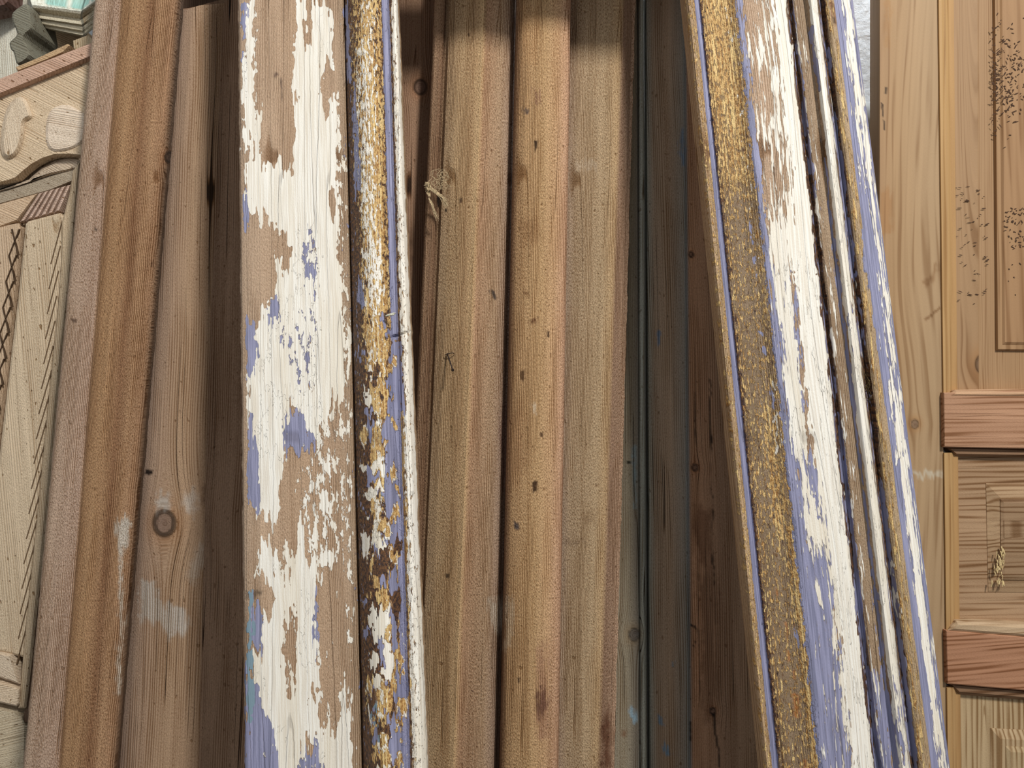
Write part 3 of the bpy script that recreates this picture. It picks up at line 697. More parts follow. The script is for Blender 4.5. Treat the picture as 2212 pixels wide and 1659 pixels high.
C1 = tag(plank('architrave', M_OLD, [(939, 864, -.010), (940, 866, .001), (944, 870, .005), (955, 882, .006), (961, 889, .003), (964, 892, -.004), (968, 897, -.003), (973, 902, .005), (990, 920, .009), (1040, 972, .012), (1046, 979, .014),
      (1050, 985, .011), (1056, 992, .008), (1085, 1040, .006), (1102, 1058, .002), (1112, 1068, -.008), (1122, 1080, -.020)], 1.185, 1.150, .018, None,
      cols=[(940, 866, (176, 142, 108)), (962, 890, (130, 98, 70)), (972, 900, (174, 146, 110)), (1000, 930, (186, 156, 112)), (1030, 962, (188, 154, 108)), (1046, 980, (210, 176, 124)), (1054, 990, (190, 150, 112)), (1085, 1040, (192, 160, 124)), (1104, 1060, (176, 148, 124)), (1114, 1074, (120, 92, 72))],
      ops=[('M', (.05, .04, .04), [(944, 425), (952, 424), (951, 450), (945, 446)], 4), ('M', (.1, .09, .08), [(960, 452), (966, 452), (966, 458), (960, 457)], 2.5),
           ('M', (.2, .16, .15), [(993, 427), (998, 428), (997, 438), (993, 438)], 2.5), ('C', (90, 78, 70), [(1058, 630), (1066, 628), (1072, 640), (1066, 646), (1060, 640)], 3),
           ('C', (196, 186, 170), [(1053, 1300), (1085, 1290), (1088, 1350), (1075, 1365), (1058, 1330)], 7, .7), ('M', (.2, .18, .16), [(962, 1238), (970, 1238), (970, 1248), (963, 1248)], 3),
           ('M', (.25, .2, .2), [(1018, 1492), (1023, 1492), (1021, 1497)], 2), ('C', (120, 84, 74), [(1083, 890), (1094, 860), (1096, 960), (1090, 1060), (1083, 1000)], 6, .7),
           ('M', (.3, .28, .25), [(1011, 70), (1015, 70), (1015, 77), (1011, 77)], 2.5)], rag=.0005, seed=22, wob=.003, step=2.0, xstep=2.0), 'weathered tan architrave with narrow ribbed left edge, bent nail and frayed twine', 'architrave', kind='thing')

DE = empty('architrave', P(1200, 1659, 1.15) * np.array([1, 1, 0]), 'weathered tan architrave with a proud rounded moulding beside a flat strip', 'architrave')
plank('flat_board', M_OLD, [(1212, 1186, .0), (1345, 1292, .0), (1350, 1298, -.002), (1364, 1318, -.013), (1371, 1325, -.024)], 1.195, 1.165, .016, DE,
      cols=[(1224, 1196, (150, 124, 98)), (1236, 1208, (172, 150, 126)), (1252, 1222, (182, 158, 124)), (1320, 1270, (190, 164, 124)), (1342, 1288, (200, 168, 120)), (1350, 1298, (156, 124, 98)), (1371, 1325, (178, 146, 118))],
      ops=[('C', (206, 192, 168), [(1246, 350), (1290, 345), (1290, 368), (1246, 372)], 6, .5), ('M', (.45, .3, .22), [(1302, 1560), (1318, 1530), (1324, 1659), (1300, 1659)], 9), ('C', (120, 96, 76), [(1215, 1166), (1240, 1160), (1260, 1172), (1225, 1178)], 6, .4),
           ('M', (.6, .5, .4), [(1255, 1110), (1290, 1105), (1280, 1135), (1258, 1130)], 10, .5)], rag=.0008, seed=26, wob=.003, step=2.2, xstep=2.2)
plank('rounded_moulding', M_OLD, [(1115, 1078, .004), (1116, 1080, .024), (1119, 1083, .030), (1126, 1090, .036), (1140, 1104, .040), (1165, 1132, .042), (1195, 1164, .041), (1220, 1190, .039), (1229, 1200, .036), (1232, 1204, .032), (1233, 1206, .004)],
      1.195, 1.165, .0, DE,
      cols=[(1116, 1080, (140, 106, 76)), (1128, 1092, (178, 140, 92)), (1150, 1118, (198, 160, 108)), (1180, 1150, (204, 166, 112)), (1205, 1178, (214, 172, 122)), (1226, 1196, (212, 168, 130)), (1233, 1206, (190, 148, 116))],
      ops=[('M', (.1, .08, .07), [(1153, 305), (1161, 304), (1160, 322), (1155, 330)], 3.5), ('M', (.15, .12, .1), [(1182, 716), (1188, 716), (1188, 730), (1182, 728)], 3), ('M', (.2, .15, .12), [(1166, 934), (1172, 934), (1172, 944), (1166, 943)], 3),
           ('M', (.15, .12, .1), [(1150, 1040), (1162, 1040), (1160, 1062), (1152, 1066)], 4), ('C', (92, 80, 76), [(1112, 1126), (1121, 1124), (1122, 1140), (1113, 1142)], 3), ('M', (.1, .07, .06), [(1162, 1488), (1176, 1490), (1180, 1530), (1168, 1550), (1160, 1520)], 6),
           ('M', (.1, .08, .07), [(1166, 1478), (1172, 1480), (1171, 1489), (1167, 1488)], 2.5), ('M', (.15, .12, .1), [(1117, 1464), (1123, 1464), (1122, 1474), (1118, 1474)], 3), ('C', (170, 122, 98), [(1162, 1390), (1180, 1390), (1186, 1600), (1160, 1600)], 12, .6),
           ('C', (232, 220, 196), [(1149, 872), (1156, 872), (1156, 894), (1150, 894)], 4, .8), ('C', (200, 186, 160), [(1092, 1290), (1108, 1290), (1104, 1400), (1094, 1400)], 8, .5),
           ('C', (150, 104, 92), [(1150, 196), (1166, 192), (1170, 225), (1152, 228)], 5, .6), ('C', (110, 92, 80), [(1130, 236), (1140, 234), (1140, 244), (1132, 246)], 3), ('M', (.3, .25, .2), [(1124, 802), (1134, 800), (1132, 826), (1125, 822)], 4),
           ('M', (.4, .3, .25), [(1146, 690), (1162, 690), (1160, 702), (1148, 702)], 5), ('M', (.5, .4, .3), [(1130, 625), (1145, 622), (1140, 635)], 5), ('C', (196, 152, 96), [(1125, 20), (1165, 20), (1160, 130), (1135, 140)], 10, .5),
           ('C', (160, 116, 66), [(1120, 480), (1160, 470), (1170, 520), (1130, 530)], 14, .5), ('C', (158, 116, 72), [(1095, 900), (1130, 860), (1140, 1000), (1100, 1060)], 16, .5)],
      rag=.0004, seed=29, wob=.002, step=2.0, xstep=2.0)

# dark recess boards
F1 = tag(plank('old_board', M_BACK, [(1330, 1300, 0), (1376, 1380, .0), (1378, 1383, -.004), (1380, 1386, .005), (1384, 1390, .009), (1388, 1395, .006), (1390, 1399, -.006)], 1.235, 1.215, .018, None,
      cols=[(1330, 1300, (128, 120, 104)), (1372, 1350, (138, 128, 106)), (1377, 1378, (104, 96, 84)), (1382, 1388, (140, 144, 134)), (1391, 1399, (108, 112, 104))],
      knots=[(1370, 1371, 11)], ops=[('C', (120, 150, 168), [(1358, 1535), (1366, 1530), (1378, 1560), (1374, 1566), (1362, 1555)], 4), ('C', (110, 140, 150), [(1368, 965), (1374, 960), (1376, 1100), (1370, 1100)], 4, .7),
      ('M', (.1, .1, .1), [(1355, 996), (1362, 996), (1361, 1003), (1356, 1003)], 2.5), ('C', (120, 88, 60), [(1340, 1574), (1352, 1574), (1352, 1588), (1341, 1588)], 4)], seed=31, gain=1.35), 'narrow shaded grey-blue board with thin bead, in the dark gap beside the flat tan strip', 'board', kind='thing')
F2 = tag(plank('old_board', M_BACK, [(1393.5, 1403, -.005), (1396, 1406, 0), (1476, 1488, .0), (1480, 1492, -.003), (1700, 1790, -.012)], 1.240, 1.215, .02, None,
      cols=[(1394, 1403, (120, 122, 112)), (1410, 1420, (134, 114, 92)), (1440, 1450, (142, 118, 92)), (1474, 1484, (120, 114, 104)), (1479, 1490, (98, 112, 118)), (1484, 1497, (146, 106, 72)), (1510, 1530, (150, 112, 80)), (1540, 1570, (136, 106, 80)), (1600, 1620, (140, 112, 84)), (1700, 1790, (120, 96, 72))],
      knots=[(1493, 550, 5), (1501, 1010, 6), (1540, 1536, 6)],
      ops=[('C', (70, 100, 130), [(1422, 715), (1427, 712), (1426, 745), (1423, 748)], 3), ('C', (76, 104, 132), [(1469, 290), (1477, 280), (1478, 360), (1471, 365)], 4, .8), ('C', (92, 122, 146), [(1430, 1610), (1440, 1605), (1448, 1625), (1440, 1630)], 4),
           ('C', (92, 118, 140), [(1420, 1545), (1428, 1548), (1433, 1565), (1423, 1566)], 3), ('C', (88, 116, 134), [(1450, 1430), (1457, 1430), (1456, 1443), (1451, 1443)], 3), ('M', (.45, .35, .28), [(1500, 1090), (1536, 1100), (1534, 1240), (1500, 1200)], 10, .7),
           ('M', (.1, .1, .1), [(1492, 1344), (1508, 1362), (1511, 1378), (1498, 1398), (1496, 1394), (1506, 1378), (1503, 1364), (1490, 1348)], 2), ('M', (.45, .4, .35), [(1512, 1240), (1548, 1240), (1548, 1560), (1520, 1560)], 8, .6),
           ('C', (176, 132, 96), [(1498, 1180), (1508, 1180), (1514, 1460), (1504, 1560), (1500, 1400)], 5, .7), ('M', (.1, .1, .1), [(1540, 1540), (1544, 1540), (1556, 1659), (1552, 1659)], 2), ('M', (.1, .1, .1), [(1491, 1560), (1494, 1560), (1495, 1605), (1492, 1600)], 2),
           ('M', (.15, .15, .15), [(1532, 820), (1535, 820), (1543, 1280), (1540, 1280)], 1.8), ('M', (.2, .2, .2), [(1501, 830), (1503, 830), (1502, 1005), (1500, 1005)], 1.8)], seed=33, wob=.006, gain=1.2), 'broad shaded plank with cracks, knots and blue paint flecks, behind the slanting casing', 'board', kind='thing')

# ------------------------------------------------------------------ right-hand panelled door (RD)
RD = empty('panelled_door', P(2100, 1659, 1.34) * np.array([1, 1, 0]), 'smooth pale pine door with reddish cross rails and fielded panels', 'door')
def fst(G, U, v, px, py):
    return G + .012 * np.sin(v * 7.0 + 1.2) * np.exp(-((px - 1990) / 60) ** 2) + .010 * np.exp(-((py - 620) / 160) ** 2) * np.exp(-((px - 1960) / 40) ** 2)
plank('stile', M_NEW, [(1898.5, 1897, -.002), (1901, 1900, 0), (2022, 2040, .0), (2026, 2046, .0)], 1.335, 1.335, .035, RD,
      cols=[(1900, 1898, (204, 168, 128)), (1930, 1930, (210, 176, 134)), (1990, 1990, (212, 182, 144)), (2026, 2046, (208, 180, 144))], fmod=fst, knots=[(1976, 916, 8)], seed=40, wob=.006,
      ops=[('M', (.12, .1, .08), [(1911, 188), (1916, 187), (1914, 204), (1910, 205)], 2.5), ('M', (.12, .1, .08), [(1903, 222), (1908, 224), (1908, 252), (1905, 252)], 2.5), ('M', (.12, .1, .08), [(1907, 258), (1911, 260), (1913, 280), (1909, 281)], 2),
           ('C', (208, 160, 100), [(1910, 0), (1922, 0), (1922, 90), (1914, 110)], 5, .5), ('C', (200, 150, 96), [(1898, 410), (1930, 420), (1924, 505), (1900, 505)], 8, .6), 
           ('C', (236, 230, 214), [(1970, 1018), (2036, 1022), (2036, 1032), (1972, 1028)], 5, .8), ('M', (.6, .5, .4), [(1996, 690), (2032, 660), (2032, 666), (1998, 696)], 3), ('M', (.7, .6, .5), [(1996, 610), (2030, 570), (2030, 590), (2000, 625)], 6)])
mcol = [(2026, 2046, (226, 186, 128)), (2040, 2056, (228, 190, 134)), (2056, 2070, (214, 172, 116))]
def panelmould(nm, y0, y1):
    zt_, zb_ = H + (829.5 - y0) / F * 1.335, H + (829.5 - y1) / F * 1.335
    return plank(nm, M_NEW, [(2025, 2045, .000), (2028, 2048, .004), (2034, 2053, .004), (2038, 2056, .000), (2042, 2060, .001), (2050, 2067, -.006), (2055, 2071, -.013)], 1.335, 1.335, .006, RD,
          ztop=zt_, zend=zb_, dvis=(max(y0, -60), min(y1, 1720)), cols=mcol, seed=41, wob=.002, step=6)
panelmould('panel_moulding', -1100, 862); panelmould('panel_moulding', 978, 1372); panelmould('panel_moulding', 1484, 2900)
# upper panel
def fup(G, U, v, px, py):
    # cathedral arches
    q = (px - 2105) / F * 1.35
    return 14.0 * q * q * np.sign(q) * 1.0 + G * .45 + .16 * (v - 1.5) * np.exp(-(q / .03) ** 2)
zt_ = 2.62
plank('upper_panel', M_NEW, [(2050, 2062, -.013), (2112, 2114, -.010), (2114, 2116, -.013), (2240, 2250, -.013), (2420, 2430, -.013)], 1.335, 1.335, .012, RD,
      ztop=zt_, zend=H + (829.5 - 880) / F * 1.335, dvis=(-60, 870), cols=[(2050, 2060, (202, 168, 130)), (2110, 2120, (196, 162, 124)), (2200, 2210, (192, 154, 112))], knots=[(2125, 787, 17)], fmod=fup, seed=43,
      ops=[('M', (.5, .42, .35), [(2142, 100), (2212, 90), (2250, 250), (2180, 300), (2145, 280)], 30, .25)], wob=.006)
def fieldpoly(x, y): return [(x, -400), (x + 11, y), (2420, y + 2), (2420, -400)]
slab('raised_field', M_NEW, [(2139, -900), (2153, 757), (2430, 760), (2430, -900)], 1.3405, .006, (198, 162, 122), 2, RD, cham=3, chh=.003)
slab('raised_field', M_NEW, [(2152, -900), (2165, 745), (2430, 747), (2430, -900)], 1.3375, .004, (196, 158, 118), 2, RD, cham=6, chh=.003)
# dark brown ovals marking worm holes on the raised field and panel
rr = random.Random(5)
pits = []
def pit_(px, py, d, ln, an, w):
    c = P(px, py, d)
    s = ln / F * d / 2; ww = w / F * d / 2
    ax = np.array((math.cos(an), 0, math.sin(an))); bx = np.array((-math.sin(an), 0, math.cos(an)))
    k = 8; vs = []
    for i in range(k):
        t = 2 * pi * i / k; vs.append(c + ax * s * math.cos(t) + bx * ww * math.sin(t))
    vs.append(c + np.array((0, -.0004, 0)))
    return vs, [(i, (i + 1) % k, k) for i in range(k)]
for i in range(260):
    x = 2144 + abs(rr.gauss(0, 1)) * 42; y = 110 + rr.gauss(0, 1) * 60 + 60
    if x > 2215: continue
    pits.append(pit_(x, y, 1.3366 if x > 2158 else 1.3395, rr.uniform(2, 11), rr.uniform(-1.2, 1.2), rr.uniform(1.2, 3.0)))
for i in range(90):
    x = 2160 + rr.random() * 52; y = 450 + abs(rr.gauss(0, 1)) * 70
    pits.append(pit_(x + 10, y, 1.3366, rr.uniform(2, 8), rr.uniform(-1.2, 1.2), rr.uniform(1.2, 2.8)))
for i in range(60):
    x = 2062 + rr.random() * 72; y = 400 + rr.random() * 260
    pits.append(pit_(x, y, 1.3440, rr.uniform(2, 12), rr.uniform(-.4, .5), rr.uniform(1.0, 2.6)))
M_HOLE = simple('worm_hole_brown', C(70, 46, 28), .9)
wh_ = build('worm_holes', pits, M_HOLE, RD); wh_['kind'] = 'stuff'
# rails
slab('cross_rail', M_RED, [(2038, 848), (2430, 838), (2430, 973), (2039, 966)], 1.324, .06, (196, 138, 102), 90.6, RD, cham=2, chh=.0015, off=(0, 3))
slab('rail_moulding', M_RED, [(2040, 858), (2064, 842), (2430, 838), (2430, 862)], 1.3225, .03, (204, 152, 112), 91, RD, cham=9, chh=.005, off=(0, 1))
slab('rail_moulding', M_RED, [(2041, 964), (2430, 972), (2430, 992), (2064, 986)], 1.334, .02, (150, 108, 76), 90.6, RD, cham=6, chh=.008, off=(.1, 1))
slab('cross_rail', M_RED, [(2043, 1362), (2430, 1394), (2430, 1510), (2046, 1477)], 1.324, .06, (192, 128, 90), 94.5, RD, cham=2, chh=.0015, off=(.3, 2))
slab('rail_moulding', M_RED, [(2044, 1364), (2066, 1341), (2430, 1360), (2430, 1396)], 1.3235, .03, (204, 166, 130), 94, RD, cham=8, chh=.006, off=(.2, 1))
slab('rail_moulding', M_RED, [(2046, 1474), (2430, 1508), (2430, 1530), (2070, 1500)], 1.334, .02, (150, 108, 76), 94, RD, cham=6, chh=.008, off=(.1, 5))
# middle fielded panel: frame, sloping margin and sunk field
slab('middle_panel', M_RED, [(2058, 975), (2430, 975), (2430, 1365), (2062, 1365)], 1.348, .01, (186, 142, 104), 91.2, RD, cham=0.5, chh=.0004, off=(.5, 0))
slab('raised_field', M_RED, [(2130, 1044), (2430, 1050), (2430, 1284), (2135, 1278)], 1.3405, .006, (188, 146, 106), 91.2, RD, cham=31, chh=.0065, off=(.502, 0))
slab('raised_field', M_RED, [(2161, 1078), (2430, 1084), (2430, 1256), (2163, 1252)], 1.3375, .003, (168, 128, 92), 91.2, RD, cham=8, chh=.002, off=(.503, 0))
# splintered patch on the middle panel
sp = []
for i in range(46):
    x = 2168 - rr.random() * 30 * (1 if i % 3 else .2); y = 1180 + rr.random() * 78
    if x < 2135 + (1262 - y) * .3: x += 12
    c = P(x, y, 1.336); l = rr.uniform(.004, .012); a = rr.uniform(-2.2, -1.0); r_ = rr.uniform(.0006, .0016)
    e = c + np.array((math.cos(a) * l * .4, -rr.random() * .003, math.sin(a) * l))
    sp.append(tube('', [c, (c + e) / 2 + np.array((0, -.0012, 0)), e], r_, None, sides=5))
build('splinter_patch', sp, simple('torn_fibre', C(214, 190, 140), .9, 300, .3), RD)
# lower panel
slab('lower_panel', M_OLD if False else M_RED, [(2060, 1480), (2430, 1500), (2430, 3000), (2066, 3000)], 1.349, .01, (202, 166, 122), 1, RD, cham=.5, chh=.0004, off=(.05, 0))
slab('raised_field', M_RED, [(2139, 1573), (2430, 1588), (2430, 2950), (2142, 2950)], 1.3425, .006, (202, 166, 124), 1, RD, cham=22, chh=.006, off=(.051, 0))
slab('raised_field', M_RED, [(2172, 1612), (2430, 1624), (2430, 2920), (2176, 2920)], 1.3385, .004, (198, 164, 120), 1, RD, cham=12, chh=.0035, off=(.052, 0))

# ------------------------------------------------------------------ left-hand carved door (LD) and the carved cornice above it
LD = empty('carved_door', P(20, 1659, 1.27) * np.array([1, 1, 0]), 'bleached carved door with arched rail, diagonal flutes and lattice carving', 'door')
dl = 1.27
pale = (206, 188, 158)
slab('backing_panel', M_PALE, [(-160, 330), (172, 300), (166, 480), (120, 900), (96, 1200), (56, 1560), (30, 3000), (-160, 3000)], dl + .020, .02, (186, 168, 136), 5, LD, cham=1, chh=.001)
slab('arched_rail', M_PALE, [(-160, 250), (0, 207), (100, 164), (205, 121), (205, 338), (178, 336), (150, 333), (118, 334), (92, 342), (70, 354), (52, 368), (34, 384), (18, 390), (0, 394), (-160, 400)], dl - .012, .018, (212, 196, 162), 62, LD, cham=1.5, chh=.002, smooth=0)
slab('capping_rail', M_PALE, [(-160, 240), (0, 170), (205, 90), (205, 121), (100, 164), (0, 205), (-160, 272)], dl - .024, .05, (198, 166, 142), 66, LD, cham=4, chh=.004)
slab('scroll_boss', M_PALE, [(0, 300), (10, 240), (28, 214), (46, 207), (58, 218), (66, 240), (70, 254), (50, 262), (52, 290), (40, 330), (20, 345), (2, 335)], dl - .021, .010, (216, 204, 176), 10, LD, cham=7, chh=.006, smooth=2)
slab('scroll_boss', M_PALE, [(98, 262), (112, 232), (145, 224), (172, 238), (190, 250), (190, 300), (150, 326), (100, 328)], dl - .016, .006, (222, 212, 190), 80, LD, cham=5, chh=.003, smooth=2)
slab('curved_moulding', M_PALE, [(-60, 420), (20, 402), (62, 388), (90, 362), (120, 347), (150, 342), (172, 346), (172, 358), (168, 366), (110, 378), (60, 395), (0, 416), (-60, 440)], dl + .004, .02, (196, 184, 160), 60, LD, cham=5, chh=.006)
slab('inner_rail', M_PALE, [(-60, 434), (0, 414), (161, 365), (158, 392), (110, 412), (0, 442), (-60, 460)], dl + .006, .02, (168, 160, 138), 66, LD, cham=3, chh=.004)
# fluted rail: one part made of the rail and its flutes
fl = [slab('x', M_PALE, [(-60, 462), (0, 441), (82, 418), (38, 477), (0, 491), (-60, 505)], dl - .002, .014, (206, 184, 150), 66, None, cham=3, chh=.003)]
for i in range(6):
    a = 84 + i * 12.2; b = 43 + i * 15
    fl.append(slab('x', M_PALE, [(a, 418 - i * 3.4), (a + 9.5, 415 - i * 3.4), (b + 11, 477 - i * 4.2), (b, 480 - i * 4.2)], dl - .003, .012, (200, 178, 160), 66, None, cham=2.2, chh=.003))
join_mesh('fluted_rail', fl, LD)
# vertical slat (raised) with ridge
slab('vertical_slat', M_PALE, [(56, 484), (62, 478), (130, 460), (141, 470), (137, 560), (128, 660), (113, 800), (98, 960), (82, 1120), (66, 1280), (53, 1420), (-30, 1400), (-20, 1180), (2, 960), (22, 790), (40, 640), (50, 540)], dl - .006, .02, (204, 190, 158), 5, LD, cham=4, chh=.003)
slab('lattice_slat', M_PALE, [(-60, 500), (40, 482), (46, 492), (40, 560), (28, 660), (10, 820), (-6, 940), (-60, 1300)], dl - .004, .02, (198, 178, 146), 5, LD, cham=8, chh=.006)
lat = []
for i in range(8):
    y = 495 + i * 56; x = 24 - i * 6.6
    for s_ in (0, 1):
        p0 = (x + (0 if s_ else 16), y); p1 = (x + (14 if s_ else -6), y + 56)
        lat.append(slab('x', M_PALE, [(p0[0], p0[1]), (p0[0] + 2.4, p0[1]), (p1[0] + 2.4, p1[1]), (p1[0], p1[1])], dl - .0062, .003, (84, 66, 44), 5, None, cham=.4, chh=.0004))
join_mesh('lattice_carving', lat, LD)
slab('edge_stile', M_PALE, [(158, 368), (172, 350), (166, 420), (158, 520), (146, 640), (132, 760), (118, 900), (104, 1060), (90, 1200), (76, 1330), (66, 1430), (54, 1530), (40, 1530), (50, 1420), (64, 1280), (80, 1120), (96, 960), (112, 800), (126, 660), (132, 560), (134, 480), (150, 420)], dl - .012, .018, (196, 180, 146), 5, LD, cham=3, chh=.003)
cut_shade = []  # thin dark strips on the slat: groove shade put into colour
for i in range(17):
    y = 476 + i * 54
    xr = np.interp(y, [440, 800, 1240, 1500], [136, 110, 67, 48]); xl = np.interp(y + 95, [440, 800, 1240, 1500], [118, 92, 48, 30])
    cut_shade.append(slab('x', M_PALE, [(xr, y), (xr + 2.5, y + 2), (xl + 2.6, y + 95), (xl, y + 94)], dl - .0064, .003, (110, 90, 62), 5, None, cham=.6, chh=.0004))
join_mesh('diagonal_cut_shade', cut_shade, LD)
slab('gap_shade_strip', M_PALE, [(173, 345), (182, 345), (160, 640), (126, 900), (100, 1150), (80, 1400), (62, 1560), (50, 1560), (60, 1480), (90, 1200), (120, 900), (150, 600)], dl - .004, .03, (112, 92, 72), 5, LD, cham=.5, chh=.0005)  # dark strip: shade of the gap beside the architrave put into colour
# bottom of the carved door
slab('carved_block', M_PALE, [(-60, 1406), (0, 1411), (22, 1416), (30, 1440), (42, 1478), (0, 1464), (-60, 1450)], dl - .014, .02, (206, 194, 168), 60, LD, cham=3, chh=.003)
slab('carved_block', M_PALE, [(-60, 1466), (0, 1474), (43, 1488), (42, 1520), (36, 1526), (0, 1518), (-60, 1506)], dl - .016, .02, (214, 200, 170), 100, LD, cham=3, chh=.003)
slab('bottom_rail', M_PALE, [(-60, 1520), (0, 1529), (30, 1536), (48, 1548), (56, 1570), (54, 1700), (50, 3000), (-60, 3000)], dl - .010, .02, (196, 188, 158), 104, LD, cham=4, chh=.005)

# carved pieces stacked above the carved door
BK = tag(slab('old_board', M_PALE, [(-160, -300), (58, -300), (62, 60), (56, 150), (30, 190), (-160, 260)], 1.46, .02, (214, 222, 208), 3, None, cham=1, chh=.001), 'pale green-white board standing behind the carved cornice pieces', 'board', kind='thing')
CO = empty('cornice_moulding', P(130, 60, 1.40), 'mitred greenish-white cornice moulding above the carved door', 'moulding')
rows = [((66, -60), (200, -60), (260, -90), 1.46), ((66, 2), (176, 18), (232, -28), 1.345), ((69, 10), (176, 24), (232, -20), 1.335), ((70, 16), (174, 30), (232, -12), 1.338), ((73, 26), (173, 41), (232, -2), 1.352),
        ((71, 33), (176, 49), (232, 6), 1.348), ((71, 37), (177, 53), (232, 11), 1.347), ((72, 39), (177, 56), (232, 14), 1.354), ((72, 44), (178, 61), (232, 19), 1.352), ((72, 49), (178, 66), (232, 24), 1.354),
        ((73, 51), (178, 69), (232, 27), 1.360), ((75, 56), (179, 76), (232, 34), 1.360), ((78, 59), (179, 79), (232, 38), 1.372), ((80, 60), (179, 80), (232, 40), 1.42)]
vs = []; fs = []; gg = []; tt = []
NS = 12
for r_, (l, c, r2, d) in enumerate(rows):
    for i in range(NS + 1):
        t = i / NS; q = np.array(l) * (1 - t) + np.array(c) * t; v = P(q[0], q[1], d); vs.append(v); gg.append((r_ * .004, t * .09, 0))
    for i in range(1, NS + 1):
        t = i / NS; q = np.array(c) * (1 - t) + np.array(r2) * t; v = P(q[0], q[1], d + t * .03); vs.append(v); gg.append((r_ * .004 + .3, t * .05, 0))
    for i in range(2 * NS + 1):
        teal = r_ <= 1
        tt.append(lin((150, 196, 186)) if (r_ == 1 and 3 < i < 22 and i % 7 != 2) else lin((222, 224, 210) if r_ < 3 else (200, 194, 172)))
KK = 2 * NS + 1
for r_ in range(len(rows) - 1):
    for i in range(KK - 1): fs.append((r_ * KK + i, (r_ + 1) * KK + i, (r_ + 1) * KK + i + 1, r_ * KK + i + 1))
nb_ = len(vs)
fs.append(tuple(r_ * KK for r_ in range(len(rows)))[::-1]); fs.append(tuple(r_ * KK + KK - 1 for r_ in range(len(rows))))
fs.append(tuple(range((len(rows) - 1) * KK, len(rows) * KK))[::-1]); fs.append(tuple(range(KK)))
mk('cornice', vs, fs, M_PALE, CO, {'g': gg, 'tint': tt}, True, 25)
CB = tag(slab('scroll_bracket', M_PALE, [(30, 24), (56, 6), (62, 14), (66, 40), (69, 56), (69, 63), (52, 76), (51, 90), (58, 96), (62, 110), (66, 122), (40, 141), (34, 134), (30, 112), (24, 108), (20, 96), (22, 90), (38, 76), (36, 66), (28, 50), (25, 34)], 1.315, .075, (124, 128, 112), 66, None, cham=3, chh=.003, smooth=1), 'small dark grey scroll-shaped bracket standing on the carved door beside the cornice', 'bracket', kind='thing')
BR = tag(slab('wood_offcut', M_PALE, [(60, 50), (190, 70), (190, 110), (158, 118), (90, 140), (60, 140)], 1.43, .018, (196, 176, 138), 66, None, cham=2, chh=.002), 'tan offcut board lying under the mitred cornice', 'board', kind='thing')
BQ = tag(slab('wood_block', M_PALE, [(158, 88), (189, 76), (189, 96), (160, 112)], 1.335, .05, (190, 178, 144), 5, None, cham=1, chh=.001), 'small squared wood block wedged under the cornice', 'block', kind='thing')
BW = tag(slab('wood_strip', M_PALE, [(34, 145), (80, 126), (118, 108), (146, 95), (152, 98), (136, 114), (100, 130), (60, 146), (38, 154)], 1.285, .03, (190, 164, 120), 66, None, cham=2, chh=.002), 'split thin strip with torn edge lying on the capping rail of the carved door', 'strip', kind='thing')
RB = tag(slab('wood_scrap', M_RED, [(-80, -80), (22, -80), (18, 4), (10, 12), (-80, 30)], 1.40, .04, (120, 84, 78), 30, None, cham=2, chh=.002), 'reddish brown wood end lying above the pale green-white board', 'board', kind='thing')

# ------------------------------------------------------------------ small things: nails, twine, debris
M_IRON = simple('rusty_iron', C(74, 62, 56), .55, 300, .4, metal=.5)
NA = empty('bent_nail', P(976, 790, 1.14), 'thin bent nail sticking out of the tan architrave below the twine', 'nail')
b0 = P(966, 764, 1.156); b1 = P(978, 799, 1.128)
build('shank', [tube('', [b0, (b0 * .6 + b1 * .4), b1], .0011, None, taper=False)], M_IRON, NA)
hd = [tube('', [b1 - (b1 - b0) * .01, b1 + (b1 - b0) * .03], .0022, None, taper=False, sides=8)]
build('head', hd, M_IRON, NA)
build('staple', [tube('', [P(961, 767, 1.155), P(968, 764, 1.150), P(979, 762, 1.150), P(981, 765, 1.156)], .0007, None, taper=False)], M_IRON, NA)
TW = empty('frayed_twine', P(940, 410, 1.15), 'knot of frayed sisal twine caught on the ribbed edge of the tan architrave', 'twine')
M_TW = simple('sisal', C(206, 184, 146), .9, 400, .35)
tw = []; R2 = random.Random(11)
def strand(pts, r, wig=.0012, n=14, d0=1.148):
    P3 = [P(x, y, d0 - dd) for x, y, dd in pts]
    out = []
    for i in range(n + 1):
        t = i / n * (len(P3) - 1); k = min(int(t), len(P3) - 2); f_ = t - k; f_ = f_ * f_ * (3 - 2 * f_)
        out.append(P3[k] * (1 - f_) + P3[k + 1] * f_ + np.array([R2.uniform(-1, 1) * wig for _ in range(3)]))
    return tube('', out, r, None, sides=5)
for i in range(26):     # loose bundle to lower right
    tw.append(strand([(922 + R2.uniform(-3, 6), 402 + R2.uniform(-5, 5), .006), (940 + R2.uniform(-3, 3), 414 + R2.uniform(-3, 3), .010), (952 + R2.uniform(-4, 6), 424 + R2.uniform(-4, 4), .008), (964 + R2.uniform(-4, 6), 442 + R2.uniform(-10, 8), .003)], R2.uniform(.00035, .0007), .0006))
for i in range(20):     # whitish knot
    a = R2.uniform(0, 6.28)
    tw.append(strand([(922 + 6 * math.cos(a), 402 + 9 * math.sin(a), .004), (926 + 5 * math.cos(a + 2), 404 + 8 * math.sin(a + 2), .010), (924 + 5 * math.cos(a + 4), 410 + 8 * math.sin(a + 4), .006), (927 + R2.uniform(-2, 3), 424, .006)], R2.uniform(.0004, .0009), .0006))
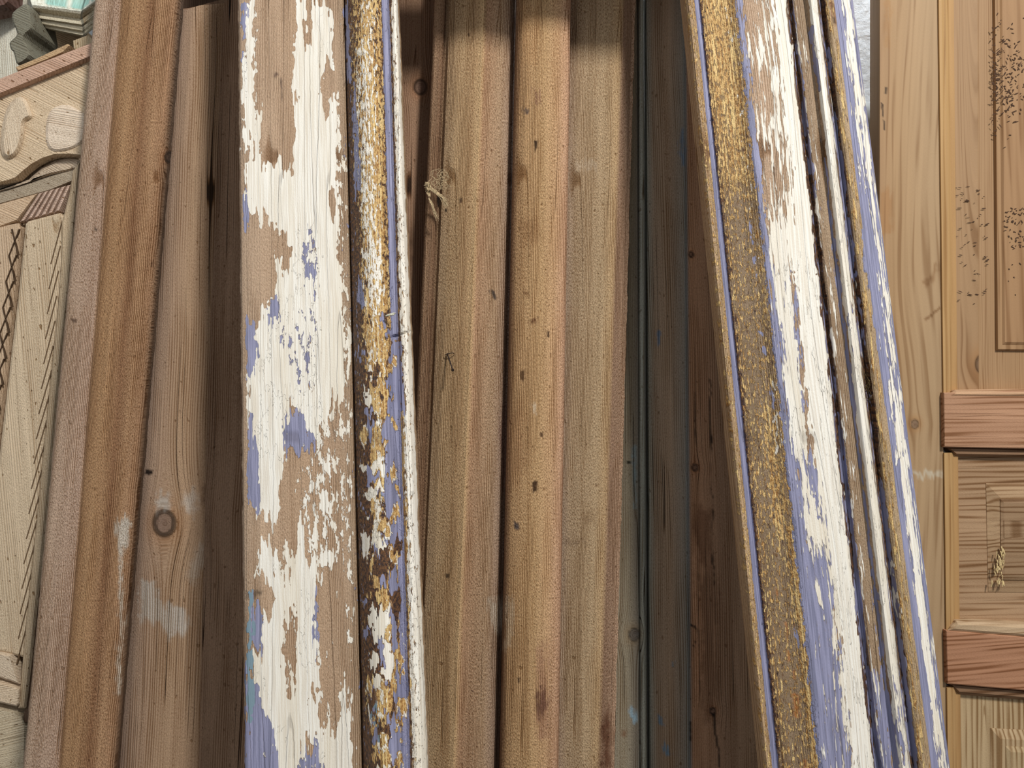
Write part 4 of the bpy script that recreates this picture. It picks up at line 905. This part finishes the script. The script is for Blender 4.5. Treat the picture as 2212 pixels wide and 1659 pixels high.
for i in range(34):     # curly fluff above
    a = R2.uniform(0, 6.28); cx, cy = 950 + R2.uniform(-14, 16), 388 + R2.uniform(-14, 14); rr_ = R2.uniform(4, 15)
    tw.append(strand([(cx + rr_ * math.cos(a + k * 1.1), cy + rr_ * math.sin(a + k * 1.1), .004 + .004 * R2.random()) for k in range(5)], R2.uniform(.0002, .0004), .0004, 18))
for i in range(14):     # tail
    tw.append(strand([(926, 428, .006), (932 + R2.uniform(-2, 3), 440, .008), (940 + R2.uniform(-4, 6), 458 + R2.uniform(-4, 8), .006), (942 + R2.uniform(-8, 8), 468 + R2.uniform(-4, 10), .004)], R2.uniform(.0003, .0006), .0006))
build('fibres', tw, M_TW, TW)
# straw-like dirt in the groove of the slanting casing
DB = empty('straw_debris', P(1876, 860, 1.0), 'tuft of dry straw and dirt lodged in the groove of the slanting casing', 'debris')
db_ = []
for i in range(46):
    x = 1874 + R2.uniform(-6, 8); y = 840 + R2.uniform(-30, 30); a = R2.uniform(.9, 2.2); l = R2.uniform(5, 18)
    db_.append(strand([(x, y, .0), (x + l * .5 * math.cos(a), y - l * .5 * math.sin(a), .006), (x + l * math.cos(a) + R2.uniform(-3, 3), y - l * math.sin(a), .008)], R2.uniform(.0002, .00045), .0004, 6, 1.018))
build('straw', db_, simple('straw', C(120, 100, 60), .9, 300, .5), DB)
# pale splinter flake on the bead
FK = empty('paint_flake', P(843, 678, 1.0), 'pale green paint flake stuck across the beaded moulding', 'flake')
slab('flake', M_PALE, [(831, 683), (836, 679), (850, 675), (855, 676), (850, 681), (836, 683)], 1.004, .002, (196, 206, 186), 80, FK, cham=1, chh=.0006)

# ------------------------------------------------------------------ batten added unseen above the view to shade the centre boards
BT = empty('shade_blocker', (0.03, 1.03, 2.14), 'horizontal timber batten added out of view to shade the tops of the centre boards', 'blocker')
o = box('blocker', (-0.30, 1.018, 2.140), (0.52, 1.046, 2.24), M_OLD, BT)
n = len(o.data.vertices); co = np.array([v.co[:] for v in o.data.vertices])
for k, vals in (('g', np.stack([co[:, 2], co[:, 0], co[:, 1]], 1)), ('tint', np.tile(lin((176, 140, 100)), (n, 1)))):
    a = o.data.attributes.new(k, 'FLOAT_VECTOR', 'POINT'); a.data.foreach_set('vector', vals.astype(np.float32).ravel())
